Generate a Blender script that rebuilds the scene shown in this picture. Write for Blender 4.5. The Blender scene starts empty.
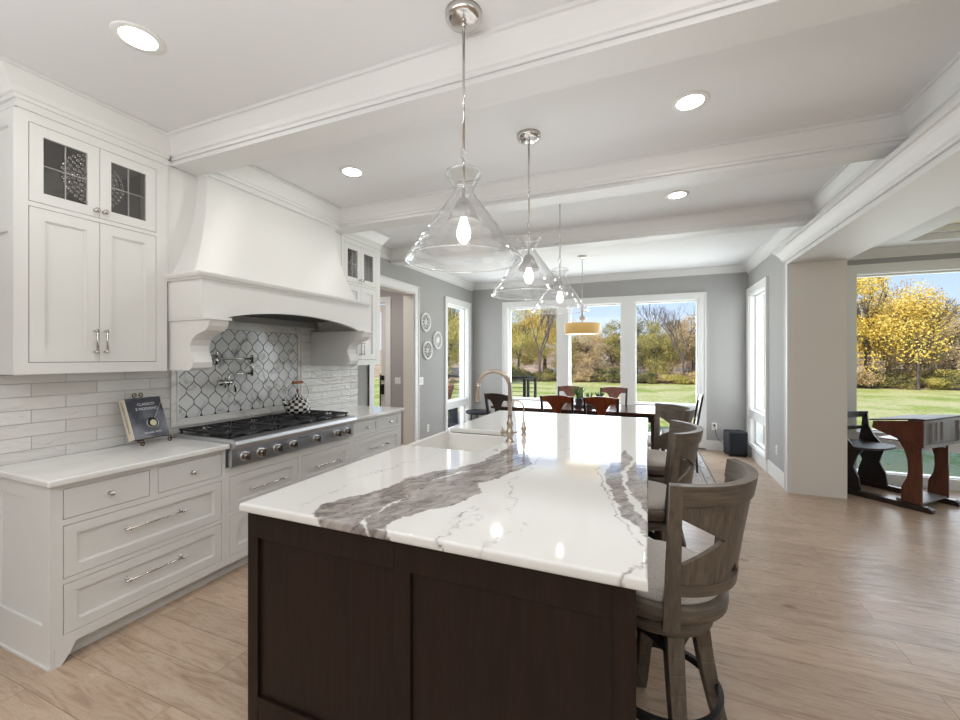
import bpy, math, random
import numpy as np
from math import sin, cos, pi, radians as R
from mathutils import Vector, Matrix
random.seed(7)
sc = bpy.context.scene
COL = sc.collection

# ------------------------------------------------------------ camera, world, sun, big lights, exposure
cam_d = bpy.data.cameras.new('camera'); cam = bpy.data.objects.new('camera', cam_d); COL.objects.link(cam)
cam.location = (0, 0, 1.5); cam.rotation_euler = (R(90), 0, math.atan(168/412))
cam_d.sensor_width = 36; cam_d.lens = 412/960*36; cam_d.shift_y = -3/960; cam_d.clip_end = 400; cam_d.clip_start = 0.02
sc.camera = cam
sc.view_settings.view_transform = 'Standard'; sc.view_settings.look = 'None'
sc.view_settings.gamma = 1; sc.view_settings.use_curve_mapping = False
sc.view_settings.exposure = 0.2

w = bpy.data.worlds.new('sky'); sc.world = w; w.use_nodes = True
nt = w.node_tree; nt.nodes.clear()
wo = nt.nodes.new('ShaderNodeOutputWorld'); bg = nt.nodes.new('ShaderNodeBackground')
tcw = nt.nodes.new('ShaderNodeTexCoord'); sxyz = nt.nodes.new('ShaderNodeSeparateXYZ'); rmp = nt.nodes.new('ShaderNodeValToRGB')
nt.links.new(tcw.outputs['Generated'], sxyz.inputs[0]); nt.links.new(sxyz.outputs['Z'], rmp.inputs[0])
e = rmp.color_ramp.elements; e[0].position = 0.0; e[0].color = (.76, .86, 1, 1); e[1].position = .75; e[1].color = (.12, .28, .75, 1)
m_ = e.new(.16); m_.color = (.50, .68, .97, 1); m_ = e.new(.32); m_.color = (.28, .50, .92, 1)
nt.links.new(rmp.outputs[0], bg.inputs['Color']); bg.inputs['Strength'].default_value = 1.05
nt.links.new(bg.outputs[0], wo.inputs[0])

def lamp(kind, name, loc, rot, energy, color=(1, 1, 1), **kw):
    d = bpy.data.lights.new(name, kind); d.energy = energy; d.color = color
    for k, v in kw.items(): setattr(d, k, v)
    o = bpy.data.objects.new(name, d); COL.objects.link(o); o.location = loc; o.rotation_euler = rot
    return o
lamp('SUN', 'sun', (0, -10, 20), (R(50), 0, R(-28)), 4.2, (1, .95, .86), angle=R(.6))
# unseen upward softboxes added to bounce off the ceiling, then daylight at the windows
lamp('AREA', 'bounce_softbox_rear', (-.8, -1.9, 1.78), (R(180), 0, 0), 140, (.95, .98, 1), shape='RECTANGLE', size=4.2, size_y=3.2)
lamp('AREA', 'bounce_softbox_sunroom', (4.0, -.5, 1.78), (R(180), 0, 0), 55, (.96, .985, 1), shape='RECTANGLE', size=2.4, size_y=3.0)
lamp('AREA', 'bounce_softbox_island', (-.7, 2.7, 1.75), (R(180), 0, 0), 6, (.97, .985, 1), shape='RECTANGLE', size=1.0, size_y=3.2)
lamp('AREA', 'far_window_daylight', (-.86, 7.9, 1.2), (R(-100), 0, 0), 115, (.93, .97, 1), shape='RECTANGLE', size=3.2, size_y=2.2)
lamp('AREA', 'bay_window_daylight', (3.5, 6.67, 1.2), (R(-100), 0, 0), 45, (.93, .97, 1), shape='RECTANGLE', size=2.6, size_y=2.2)
lamp('AREA', 'side_window_daylight', (1.85, 6.95, 1.45), (R(90), 0, R(90)), 25, (.93, .97, 1), shape='RECTANGLE', size=.9, size_y=2.2)
lamp('AREA', 'left_window_daylight', (-3.62, 6.87, 1.4), (R(90), 0, R(-90)), 25, (.93, .97, 1), shape='RECTANGLE', size=.9, size_y=2.2)

# ------------------------------------------------------------ materials
MATS = {}
def mat(name, col, rough=.5, metal=0, **kw):
    if name in MATS: return MATS[name]
    m = bpy.data.materials.new(name); m.use_nodes = True; MATS[name] = m
    b = m.node_tree.nodes['Principled BSDF']
    c = col if len(col) == 4 else (*col, 1)
    b.inputs['Base Color'].default_value = c; b.inputs['Roughness'].default_value = rough; b.inputs['Metallic'].default_value = metal
    for k, v in kw.items(): b.inputs[k].default_value = v
    return m
def srgb(r, g, b):
    f = lambda c: (c/255)/12.92 if c/255 <= .04045 else ((c/255+.055)/1.055)**2.4
    return (f(r), f(g), f(b))
def N(m, t, **kw):
    n = m.node_tree.nodes.new(t)
    for k, v in kw.items():
        if hasattr(n, k): setattr(n, k, v)
        else: n.inputs[k].default_value = v
    return n
def L(m, a, b): m.node_tree.links.new(a, b)
def B(m): return m.node_tree.nodes['Principled BSDF']
def ramp(m, fac, stops, interp='LINEAR'):
    r = N(m, 'ShaderNodeValToRGB'); r.color_ramp.interpolation = interp
    e = r.color_ramp.elements
    while len(e) < len(stops): e.new(.5)
    for i, (p, c) in enumerate(stops): e[i].position = p; e[i].color = (*c, 1)
    L(m, fac, r.inputs[0]); return r
def coord(m, scale=(1, 1, 1), rot=(0, 0, 0), kind='Object'):
    t = N(m, 'ShaderNodeTexCoord'); mp = N(m, 'ShaderNodeMapping'); mp.inputs['Scale'].default_value = scale; mp.inputs['Rotation'].default_value = rot
    L(m, t.outputs[kind], mp.inputs[0]); return mp.outputs[0]
def bump(m, h, strength=.3, dist=.01):
    b = N(m, 'ShaderNodeBump'); b.inputs['Strength'].default_value = strength; b.inputs['Distance'].default_value = dist
    L(m, h, b.inputs['Height']); L(m, b.outputs[0], B(m).inputs['Normal']); return b

WHITE = mat('white_painted_wood', srgb(232, 231, 228), .35)
TRIM = mat('white_trim_paint', srgb(236, 236, 234), .4)
WARMTRIM = mat('warm_white_paint', srgb(226, 221, 214), .45)
CEIL = mat('ceiling_paint', srgb(233, 233, 233), .9)
BEAM = mat('beam_paint', srgb(224, 223, 221), .5)
GREY = mat('grey_wall_paint', srgb(172, 171, 169), .85)
CREAM = mat('cream_ceiling_paint', srgb(236, 228, 206), .9)
DARKGAP = mat('shadow_gap', (.03, .03, .03), .9)
CHROME = mat('polished_nickel', (.62, .6, .57), .16, 1)
NICKEL = mat('warm_brushed_nickel', (.52, .44, .36), .28, 1)
STEEL = mat('stainless_steel', (.66, .67, .70), .34, 1)
IRON = mat('black_cast_iron', (.018, .018, .02), .5)
BLACK = mat('black_plastic', (.012, .013, .02), .6)
BLACKMETAL = mat('black_metal', (.015, .015, .016), .4, .3)
BRONZE = mat('bronze_wire', (.10, .05, .03), .35, .8)
GUN = mat('grey_metal_cap', (.50, .49, .48), .4, .8)
PLASTICW = mat('white_plastic', srgb(238, 238, 236), .35)
CUSHION = mat('beige_seat_fabric', srgb(214, 207, 199), .9)
n_ = N(CUSHION, 'ShaderNodeTexNoise', Scale=260.0); L(CUSHION, coord(CUSHION), n_.inputs['Vector'])
rr = ramp(CUSHION, n_.outputs[0], [(.3, srgb(196, 188, 180)), (.7, srgb(232, 226, 220))]); L(CUSHION, rr.outputs[0], B(CUSHION).inputs['Base Color'])
CERAMIC = mat('white_fireclay', srgb(240, 238, 234), .12)
SOIL = mat('potting_soil', (.03, .02, .012), .95)
TERRA = mat('terracotta', srgb(200, 120, 85), .8)

def wood(name, dark, light, scale=(1.2, 14, 14), rough=.4, coat=0.0, bstr=.15, lo=.3, hi=.7):
    m = mat(name, light, rough); v = coord(m, scale)
    n = N(m, 'ShaderNodeTexNoise', Scale=3.0, Detail=6.0, Roughness=.6, Distortion=.6); L(m, v, n.inputs['Vector'])
    r = ramp(m, n.outputs[0], [(lo, dark), (hi, light)]); L(m, r.outputs[0], B(m).inputs['Base Color'])
    bump(m, n.outputs[0], bstr, .003); B(m).inputs['Coat Weight'].default_value = coat; B(m).inputs['Coat Roughness'].default_value = .15
    return m
ESPRESSO = wood('espresso_stained_wood', srgb(22, 13, 10), srgb(44, 28, 21), (16, 16, 1.1), .45, lo=.2, hi=.8, bstr=.05)
B(ESPRESSO).inputs['Specular IOR Level'].default_value = .28
STOOLW = wood('grey_brown_weathered_wood', srgb(76, 66, 57), srgb(112, 101, 89), (22, 22, 2.5), .42)
TABLEW = wood('dark_walnut_tabletop', srgb(48, 26, 18), srgb(82, 46, 32), (1.5, 14, 14), .18, .3, .04)
CHAIRW = wood('red_brown_cherry_wood', srgb(86, 38, 20), srgb(138, 68, 38), (10, 10, 2.5), .28, .2, .05)
CHAIRD = wood('blackened_chair_wood', srgb(30, 20, 17), srgb(50, 34, 28), (20, 20, 2), .3, .2, .05)
DESKW = wood('old_reddish_desk_wood', srgb(52, 26, 16), srgb(112, 60, 38), (16, 16, 1.6), .33, .2, .15)
STOOLH = wood('grey_brown_weathered_wood_rails', srgb(76, 66, 57), srgb(112, 101, 89), (2.5, 2.5, 26), .42)
DESKTOP = wood('dark_worn_desk_wood', srgb(38, 32, 32), srgb(66, 58, 58), (3, 12, 12), .5, .0, .1)
DESKGREY = wood('lit_grey_panel_wood', srgb(120, 118, 118), srgb(160, 158, 158), (20, 20, 2), .4, 0, .1)  # desk wood greyed by the light its front face reflects, put into the colour
GRIPW = wood('turned_orange_wood', srgb(128, 62, 28), srgb(176, 100, 50), (10, 10, 10), .3)
DECKW = wood('weathered_deck_boards', srgb(110, 98, 88), srgb(150, 138, 126), (2, 20, 20), .8)

def floor_mat():
    m = mat('light_oak_planks', srgb(190, 160, 135), .32); v = coord(m)
    br = N(m, 'ShaderNodeTexBrick'); L(m, v, br.inputs['Vector'])
    br.offset = .37; br.offset_frequency = 2; br.squash = 1
    for k, x in (('Scale', 1.0), ('Mortar Size', .0012), ('Mortar Smooth', .2), ('Bias', 0.0), ('Brick Width', 1.9), ('Row Height', .19)): br.inputs[k].default_value = x
    br.inputs['Color1'].default_value = (.2, .2, .2, 1); br.inputs['Color2'].default_value = (.8, .8, .8, 1); br.inputs['Mortar'].default_value = (.5, .5, .5, 1)
    # each board shifts the grain
    sep = N(m, 'ShaderNodeSeparateColor'); L(m, br.outputs['Color'], sep.inputs[0])
    mul = N(m, 'ShaderNodeVectorMath', operation='MULTIPLY'); L(m, v, mul.inputs[0]); mul.inputs[1].default_value = (2.2, 17, 1)
    cmb = N(m, 'ShaderNodeCombineXYZ'); ml = N(m, 'ShaderNodeMath', operation='MULTIPLY'); L(m, sep.outputs[0], ml.inputs[0]); ml.inputs[1].default_value = 37; L(m, ml.outputs[0], cmb.inputs[2])
    add = N(m, 'ShaderNodeVectorMath', operation='ADD'); L(m, mul.outputs[0], add.inputs[0]); L(m, cmb.outputs[0], add.inputs[1])
    n1 = N(m, 'ShaderNodeTexNoise', Scale=1.6, Detail=8.0, Roughness=.62, Distortion=1.2); L(m, add.outputs[0], n1.inputs['Vector'])
    n2 = N(m, 'ShaderNodeTexNoise', Scale=3.4, Detail=2.0); L(m, v, n2.inputs['Vector'])
    base = ramp(m, n1.outputs[0], [(.28, srgb(158, 133, 112)), (.5, srgb(188, 165, 144)), (.75, srgb(206, 187, 168))])
    tone = ramp(m, sep.outputs[0], [(.2, (.88, .87, .86)), (.8, (1.04, 1.03, 1.02))])
    mx = N(m, 'ShaderNodeMix', data_type='RGBA', blend_type='MULTIPLY'); mx.inputs[0].default_value = 1; L(m, base.outputs[0], mx.inputs[6]); L(m, tone.outputs[0], mx.inputs[7])
    # knots
    vo = N(m, 'ShaderNodeTexVoronoi', Scale=1.0); mv = N(m, 'ShaderNodeVectorMath', operation='MULTIPLY'); L(m, v, mv.inputs[0]); mv.inputs[1].default_value = (1.7, 3.1, 1)
    L(m, mv.outputs[0], vo.inputs['Vector'])
    kn = ramp(m, vo.outputs['Distance'], [(.0, (.42, .36, .32)), (.035, (.62, .56, .5)), (.085, (1, 1, 1))])
    mx2 = N(m, 'ShaderNodeMix', data_type='RGBA', blend_type='MULTIPLY'); mx2.inputs[0].default_value = 1; L(m, mx.outputs[2], mx2.inputs[6]); L(m, kn.outputs[0], mx2.inputs[7])
    # seams
    mx3 = N(m, 'ShaderNodeMix', data_type='RGBA'); L(m, br.outputs['Fac'], mx3.inputs[0]); L(m, mx2.outputs[2], mx3.inputs[6]); mx3.inputs[7].default_value = (*srgb(120, 92, 72), 1)
    L(m, mx3.outputs[2], B(m).inputs['Base Color'])
    # fine wire-brushed grain
    mul2 = N(m, 'ShaderNodeVectorMath', operation='MULTIPLY'); L(m, v, mul2.inputs[0]); mul2.inputs[1].default_value = (9, 160, 1)
    n3 = N(m, 'ShaderNodeTexNoise', Scale=1.0, Detail=3.0, Distortion=1.5); L(m, mul2.outputs[0], n3.inputs['Vector'])
    bump(m, n3.outputs[0], .12, .002)
    rg = ramp(m, n1.outputs[0], [(.3, (.36,)*3), (.7, (.24,)*3)]); L(m, rg.outputs[0], B(m).inputs['Roughness'])
    return m
OAK = floor_mat()

def subway():
    m = mat('glazed_white_subway_tile', srgb(235, 233, 230), .08); v = coord(m, rot=(0, R(90), R(90)))
    t = N(m, 'ShaderNodeTexCoord'); s = N(m, 'ShaderNodeSeparateXYZ'); L(m, t.outputs['Object'], s.inputs[0]); c = N(m, 'ShaderNodeCombineXYZ'); L(m, s.outputs['Y'], c.inputs[0]); L(m, s.outputs['Z'], c.inputs[1])
    br = N(m, 'ShaderNodeTexBrick'); L(m, c.outputs[0], br.inputs['Vector']); br.offset = .5
    for k, x in (('Scale', 1.0), ('Mortar Size', .0022), ('Mortar Smooth', .4), ('Brick Width', .30), ('Row Height', .075)): br.inputs[k].default_value = x
    br.inputs['Color1'].default_value = (*srgb(236, 235, 232), 1); br.inputs['Color2'].default_value = (*srgb(224, 220, 215), 1); br.inputs['Mortar'].default_value = (*srgb(205, 202, 197), 1)
    L(m, br.outputs['Color'], B(m).inputs['Base Color'])
    n = N(m, 'ShaderNodeTexNoise', Scale=1.0, Detail=2.5, Distortion=.8)
    mu = N(m, 'ShaderNodeVectorMath', operation='MULTIPLY'); L(m, c.outputs[0], mu.inputs[0]); mu.inputs[1].default_value = (9, 24, 1); L(m, mu.outputs[0], n.inputs['Vector'])
    ma = N(m, 'ShaderNodeMath', operation='SUBTRACT'); L(m, n.outputs[0], ma.inputs[0]); L(m, br.outputs['Fac'], ma.inputs[1])
    bump(m, ma.outputs[0], .9, .012)
    return m
SUBWAY = subway()

def marble(name, base, vein, scale=4.0, rough=.12, amt=.62):
    m = mat(name, base, rough); v = coord(m, (scale,)*3)
    n = N(m, 'ShaderNodeTexNoise', Scale=1.0, Detail=7.0, Roughness=.65, Distortion=1.6); L(m, v, n.inputs['Vector'])
    r = ramp(m, n.outputs[0], [(.35, vein), (amt-.14, base), (1, base)]); L(m, r.outputs[0], B(m).inputs['Base Color']); return m
MARBLE = marble('carrara_marble_tile', srgb(226, 227, 226), srgb(168, 172, 176), 6)
MARBLEFR = marble('white_marble_pencil_trim', srgb(236, 234, 230), srgb(206, 203, 198), 3)
GROUT = mat('dark_mirror_grout', (.10, .10, .105), .15, .6)
QUARTZW = marble('white_quartz_counter', srgb(238, 237, 234), srgb(230, 228, 224), 1.6, .06)

def vein_mat():
    m = mat('veined_white_quartz', (.9, .9, .9), .06); a = N(m, 'ShaderNodeVertexColor', layer_name='vein'); L(m, a.outputs[0], B(m).inputs['Base Color']); return m
VEIN = vein_mat()

def glass(name, tint=(.98, .99, .99), ior=1.45, rough=0.0, extra=0.0):
    m = bpy.data.materials.new(name); m.use_nodes = True; n = m.node_tree.nodes; n.clear()
    o = n.new('ShaderNodeOutputMaterial'); mx = n.new('ShaderNodeMixShader'); tr = n.new('ShaderNodeBsdfTransparent'); gl = n.new('ShaderNodeBsdfGlossy'); fr = n.new('ShaderNodeFresnel')
    ge = n.new('ShaderNodeNewGeometry'); mi = n.new('ShaderNodeMix'); mi.inputs[2].default_value = ior; mi.inputs[3].default_value = 1/ior
    m.node_tree.links.new(ge.outputs['Backfacing'], mi.inputs[0]); m.node_tree.links.new(mi.outputs[0], fr.inputs[0]); tr.inputs[0].default_value = (*tint, 1); gl.inputs['Roughness'].default_value = rough
    l = m.node_tree.links
    if extra:
        ad = n.new('ShaderNodeMath'); ad.operation = 'ADD'; ad.inputs[1].default_value = extra; ad.use_clamp = True; l.new(fr.outputs[0], ad.inputs[0]); l.new(ad.outputs[0], mx.inputs[0])
    else: l.new(fr.outputs[0], mx.inputs[0])
    l.new(tr.outputs[0], mx.inputs[1]); l.new(gl.outputs[0], mx.inputs[2]); l.new(mx.outputs[0], o.inputs[0]); MATS[name] = m
    return m
PANE = glass('window_glass')
SHADEGLASS = glass('clear_pendant_glass', (.99, .992, .992), 1.5, .04, .07)
RIMGLASS = glass('thick_rim_glass', (.95, .96, .96), 1.5, .1, .45)
CABGLASS = glass('cabinet_glass', (.8, .8, .8), 1.5, .02, .08)

def emis(name, col, s):
    m = bpy.data.materials.new(name); m.use_nodes = True; b = m.node_tree.nodes['Principled BSDF']
    b.inputs['Base Color'].default_value = (*col, 1); b.inputs['Emission Color'].default_value = (*col, 1); b.inputs['Emission Strength'].default_value = s; MATS[name] = m; return m
LENS = emis('lit_downlight_lens', (1, .96, .9), 14)
BULB = emis('lit_filament_bulb', (1, .93, .82), 5)
LITSHADE = emis('lit_fabric_shade', srgb(214, 178, 112), .32)

# ------------------------------------------------------------ mesh builder
class MB:
    def __init__(s): s.v = []; s.f = []; s.sm = []
    def add(s, vs, fs, smooth=False):
        k = len(s.v); s.v += [tuple(p) for p in vs]; s.f += [tuple(i+k for i in f) for f in fs]; s.sm += [smooth]*len(fs); return s
    def box(s, x0, y0, z0, x1, y1, z1):
        if x0 > x1: x0, x1 = x1, x0
        if y0 > y1: y0, y1 = y1, y0
        if z0 > z1: z0, z1 = z1, z0
        v = [(x0,y0,z0),(x1,y0,z0),(x1,y1,z0),(x0,y1,z0),(x0,y0,z1),(x1,y0,z1),(x1,y1,z1),(x0,y1,z1)]
        return s.add(v, [(0,3,2,1),(4,5,6,7),(0,1,5,4),(1,2,6,5),(2,3,7,6),(3,0,4,7)])
    def hexa(s, a, b, smooth=False):   # two quads (4 points each)
        return s.add(list(a)+list(b), [(3,2,1,0),(4,5,6,7),(0,1,5,4),(1,2,6,5),(2,3,7,6),(3,0,4,7)], smooth)
    def prism(s, poly, f, a, b, smooth=False):   # poly in 2D, f(u,v,t)->3D
        n = len(poly); vs = [f(u, v, a) for u, v in poly]+[f(u, v, b) for u, v in poly]
        s.add(vs, [tuple(range(n))[::-1], tuple(range(n, 2*n))]); k = len(s.v)-2*n
        s.f += [(k+i, k+(i+1) % n, k+n+(i+1) % n, k+n+i) for i in range(n)]; s.sm += [smooth]*n; return s
    def tube(s, pts, r, n=10, cap=True, closed=False):
        pts = [Vector(p) for p in pts]; m = len(pts); rs = r if isinstance(r, (list, tuple)) else [r]*m
        rings = []; up = None
        for i, p in enumerate(pts):
            if closed: d = pts[(i+1) % m]-pts[i-1]
            else: d = pts[min(i+1, m-1)]-pts[max(i-1, 0)]
            d.normalize()
            if up is None: up = Vector((0, 0, 1)) if abs(d.z) < .9 else Vector((1, 0, 0))
            a = d.cross(up)
            if a.length < 1e-5: a = d.cross(Vector((1, 0, 0)))
            a.normalize(); b_ = a.cross(d).normalized(); up = b_
            rings.append([p+a*(rs[i]*cos(2*pi*k/n))+b_*(rs[i]*sin(2*pi*k/n)) for k in range(n)])
        vs = [q for r_ in rings for q in r_]; fs = []
        for i in range(m if closed else m-1):
            j = (i+1) % m
            for k in range(n): fs.append((i*n+k, i*n+(k+1) % n, j*n+(k+1) % n, j*n+k))
        s.add(vs, fs, True)
        if cap and not closed:
            k0 = len(s.v)-len(vs); s.f += [tuple(k0+k for k in range(n))[::-1], tuple(k0+(m-1)*n+k for k in range(n))]; s.sm += [False, False]
        return s
    def lathe(s, prof, c=(0, 0, 0), n=32, axis='z', smooth=True, a0=0, a1=2*pi):
        m = len(prof); vs = []; full = abs(a1-a0-2*pi) < 1e-6; nn = n if full else n+1
        for r, z in prof:
            for k in range(nn):
                a = a0+(a1-a0)*k/n; x, y = r*cos(a), r*sin(a)
                p = (x, y, z) if axis == 'z' else ((z, x, y) if axis == 'x' else (y, z, x))
                vs.append((c[0]+p[0], c[1]+p[1], c[2]+p[2]))
        fs = []
        for i in range(m-1):
            for k in range(n if full else n):
                k2 = (k+1) % nn if full else k+1
                fs.append((i*nn+k, i*nn+k2, (i+1)*nn+k2, (i+1)*nn+k))
        return s.add(vs, fs, smooth)
    def sphere(s, c, r, n=16, sz=1):
        return s.lathe([(max(r*sin(pi*i/(n//2)), 1e-4), -r*sz*cos(pi*i/(n//2))) for i in range(n//2+1)], c, n)
    def build(s, name, m, parent=None, off=None, bevel=0, mods=None):
        me = bpy.data.meshes.new(name); o0 = Vector(off) if off else (Vector(parent.location) if parent and parent.get('_w') else Vector((0, 0, 0)))
        if parent and parent.parent and parent.parent.get('_w') and not off and not parent.get('_w'): o0 = Vector(parent.parent.location)
        me.from_pydata([Vector(p)-o0 for p in s.v], [], s.f)
        me.polygons.foreach_set('use_smooth', s.sm)
        mm = m if isinstance(m, list) else [m]
        for x in mm: me.materials.append(x)
        me.update()
        o = bpy.data.objects.new(name, me); COL.objects.link(o)
        if parent: o.parent = parent
        elif off: o.location = o0
        if bevel:
            b = o.modifiers.new('bevel', 'BEVEL'); b.width = bevel; b.segments = 2; b.limit_method = 'ANGLE'; b.angle_limit = R(50)
        return o
# world mode: verts are given in world coordinates, the root empty sits at the thing's base ('_w' flag)
def thing(name, label, cat, loc=(0, 0, 0), rz=0, group=None, world=False):
    o = bpy.data.objects.new(name, None); COL.objects.link(o); o.location = loc; o.rotation_euler = (0, 0, rz); o.empty_display_size = .05
    o['label'] = label; o['category'] = cat
    if group: o['group'] = group
    if world: o['_w'] = 1
    return o
def tag(o, label, cat, group=None, kind=None):
    o['label'] = label; o['category'] = cat
    if group: o['group'] = group
    if kind: o['kind'] = kind
    return o
def struct(name, mb, m, parent=None, bevel=0):
    o = mb.build(name, m, parent, bevel=bevel)
    if not parent: o['kind'] = 'structure'
    return o
def sempty(name):
    o = bpy.data.objects.new(name, None); COL.objects.link(o); o['kind'] = 'structure'; return o
def copy_tree(o, parent=None):
    c = o.copy(); COL.objects.link(c)
    if parent: c.parent = parent
    for ch in list(o.children): copy_tree(ch, c)
    return c
def cells(u0, u1, v0, v1, holes):   # rectangle minus holes -> rectangles
    us = sorted({u0, u1, *[h[0] for h in holes], *[h[1] for h in holes]}); out = []
    for a, b in zip(us, us[1:]):
        hs = sorted([h[2:4] for h in holes if h[0] <= a+1e-6 and h[1] >= b-1e-6]); c = v0
        for h in hs:
            if h[0] > c+1e-6: out.append((a, b, c, h[0]))
            c = h[1]
        if c < v1-1e-6: out.append((a, b, c, v1))
    return out
def frame_x(mb, x0, x1, u0, u1, v0, v1, holes):
    for a, b, c, d in cells(u0, u1, v0, v1, holes): mb.box(x0, a, c, x1, b, d)
    return mb
def frame_y(mb, y0, y1, u0, u1, v0, v1, holes):
    for a, b, c, d in cells(u0, u1, v0, v1, holes): mb.box(a, y0, c, b, y1, d)
    return mb

# ------------------------------------------------------------ room shell
CZ = 2.94; LX = -3.24; RX = 1.45; FY = 7.55; BY = 6.32; SZC = 2.78
struct('floor', MB().box(-5.4, -4.2, -.05, 6, BY+.1, 0).box(LX-.15, BY+.1, -.05, RX+.15, FY+.1, 0), OAK)
WZ0, WZ1 = .17, 2.45
mb = MB(); frame_x(mb, LX-.18, LX, -4, FY+.16, 0, CZ, [(4.34, 5.34, 0, 2.46), (6.42, 7.32, WZ0, WZ1)]); struct('wall_left', mb, GREY)
mb = MB(); frame_y(mb, FY, FY+.16, LX, RX+.2, 0, CZ, [(-2.50, .77, WZ0, WZ1)]); struct('wall_far', mb, GREY)
mb = MB(); frame_x(mb, RX, RX+.18, 5.5, FY, 0, CZ, [(6.47, 7.42, WZ0, WZ1)]); struct('wall_right', mb, GREY)
struct('wall_pier', MB().box(RX+.004, 5.4955, 0, 1.95, 6.34, 2.5295), WARMTRIM)
mb = MB(); frame_y(mb, BY, BY+.16, 1.63, 6, 0, CZ, [(2.32, 5.0, .09, 2.505)]); struct('wall_sunroom', mb, GREY)
mb = MB(); frame_x(mb, 6, 6.16, -4, BY+.16, 0, CZ, [(1.0, 4.6, WZ0, WZ1)]); struct('wall_east', mb, GREY)
mb = MB(); frame_y(mb, -4.16, -4, LX-.18, 6.16, 0, CZ, []); struct('wall_rear', mb, GREY)
struct('ceiling', MB().box(LX-.18, -4.16, CZ, RX+.55, FY+.16, CZ+.2), CEIL)
mb = MB()
for a, b, c, d in cells(1.955, 6.1, -4.1, BY, [(2.67, 5.4, -2.5, 6.03)]): mb.box(a, c, SZC, b, d, 2.95)
mb.box(1.96, -4.1, 2.952, 6.1, BY+.16, 3.15)
struct('ceiling', mb, CEIL)
struct('ceiling', MB().box(2.671, -2.499, 2.92, 5.399, 6.029, 2.951), CREAM)
mb = MB(); 
for (a, b, c, d) in ((2.67, -2.5, 2.73, 6.03), (2.73, 5.97, 5.33, 6.03), (5.33, -2.5, 5.4, 6.03)): mb.box(a, b, 2.85, c, d, 2.92)
struct('trim_1', mb, TRIM)
# roof slab above keeps sun out
struct('roof', MB().box(-5.5, -4.3, 3.16, 6.3, 8.0, 3.3), CEIL)

CROWN = [(0, -.135), (.012, -.135), (.014, -.118), (.024, -.112), (.034, -.088), (.055, -.055), (.07, -.032), (.076, -.02), (.088, -.018), (.088, 0), (0, 0)]
def crown(mb, p0, p1, n, zt=CZ, m0=0, m1=0, prof=CROWN):
    p0, p1, n = Vector((*p0, 0)), Vector((*p1, 0)), Vector((*n, 0)); d = (p1-p0).normalized()
    a = [tuple(p0+n*o-d*(o*m0)+Vector((0, 0, zt+z))) for o, z in prof]; b = [tuple(p1+n*o+d*(o*m1)+Vector((0, 0, zt+z))) for o, z in prof]
    k = len(prof); mb.add(a+b, [tuple(range(k)), tuple(range(k, 2*k))[::-1]]+[(i, i+k, (i+1) % k+k, (i+1) % k) for i in range(k)])
    return mb
# beams
BX0, BX1 = -2.95, RX
for i, y0 in enumerate((1.775, 3.25, 4.725)):
    mb = MB(); x0 = (-2.95, -2.95, LX)[i]
    mb.box(x0, y0, 2.78, BX1, y0+.175, CZ); mb.box(x0, y0-.006, 2.775, BX1, y0+.181, 2.79)
    crown(mb, (x0, y0), (BX1, y0), (0, -1), m0=0, m1=0); crown(mb, (x0, y0+.175), (BX1, y0+.175), (0, 1))
    struct('trim_%d' % (i+2), mb, BEAM)
# crowns
mb = MB()
crown(mb, (LX, FY), (RX, FY), (0, -1), m0=-1, m1=-1, prof=[(o, z*.82) for o, z in CROWN]); crown(mb, (RX, -4), (RX, FY), (-1, 0), m1=-1); crown(mb, (LX, 4.08), (LX, FY), (1, 0), m1=-1)
crown(mb, (LX, -4), (LX, 1.03), (1, 0))
struct('trim_5', mb, BEAM)
# header between the kitchen and the sunroom
struct('wall_header', MB().box(RX, -4, 2.716, 1.955, 5.5, CZ), GREY)
CAP = [(0, -.15), (.02, -.15), (.022, -.135), (.034, -.125), (.045, -.10), (.07, -.06), (.085, -.045), (.10, -.04), (.10, -.015), (.092, 0), (0, 0)]
mb = MB(); mb.box(RX-.014, -4, 2.53, 1.955, 5.6, 2.715); crown(mb, (RX-.012, -4), (RX-.012, 5.62), (-1, 0), zt=2.722, m1=.8, prof=CAP)
mb.box(RX-.022, -4, 2.527, RX+.01, 5.6, 2.552)
mb.box(RX-.02, 5.497, 0, RX+.001, 5.61, 2.529); mb.box(RX-.026, 5.493, 0, RX+.018, 5.522, 2.528); mb.box(RX-.026, 5.595, 0, RX+.001, 5.612, 2.529)
struct('trim_6', mb, BEAM)
mb = MB(); crown(mb, (1.63, BY), (6, BY), (0, -1), zt=SZC, prof=[(o, z*.8) for o, z in CROWN]); crown(mb, (1.957, -4), (1.957, BY), (1, 0), zt=SZC, prof=[(o, z*.8) for o, z in CROWN])
struct('trim_7', mb, TRIM)
# baseboards
def bb(mb, x0, y0, x1, y1): mb.box(x0, y0, 0, x1, y1, .15); 
mb = MB(); mb.box(LX, FY-.016, 0, RX, FY, .16); mb.box(LX, FY-.022, 0, RX, FY, .03); struct('baseboard_far', mb, TRIM, bevel=.003)
mb = MB(); mb.box(RX-.016, 5.61, 0, RX, 6.36, .17); mb.box(RX-.016, 7.53, 0, RX, FY, .17); struct('baseboard_right', mb, TRIM, bevel=.003)
mb = MB(); mb.box(LX, 5.45, 0, LX+.016, 6.31, .17); mb.box(LX, 7.43, 0, LX+.016, FY, .17); mb.box(LX, 4.09, 0, LX+.016, 4.23, .17); struct('baseboard_left', mb, TRIM, bevel=.003)
mb = MB(); mb.box(1.96, BY-.016, 0, 6, BY, .12); struct('baseboard_sunroom', mb, TRIM, bevel=.003)

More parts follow.
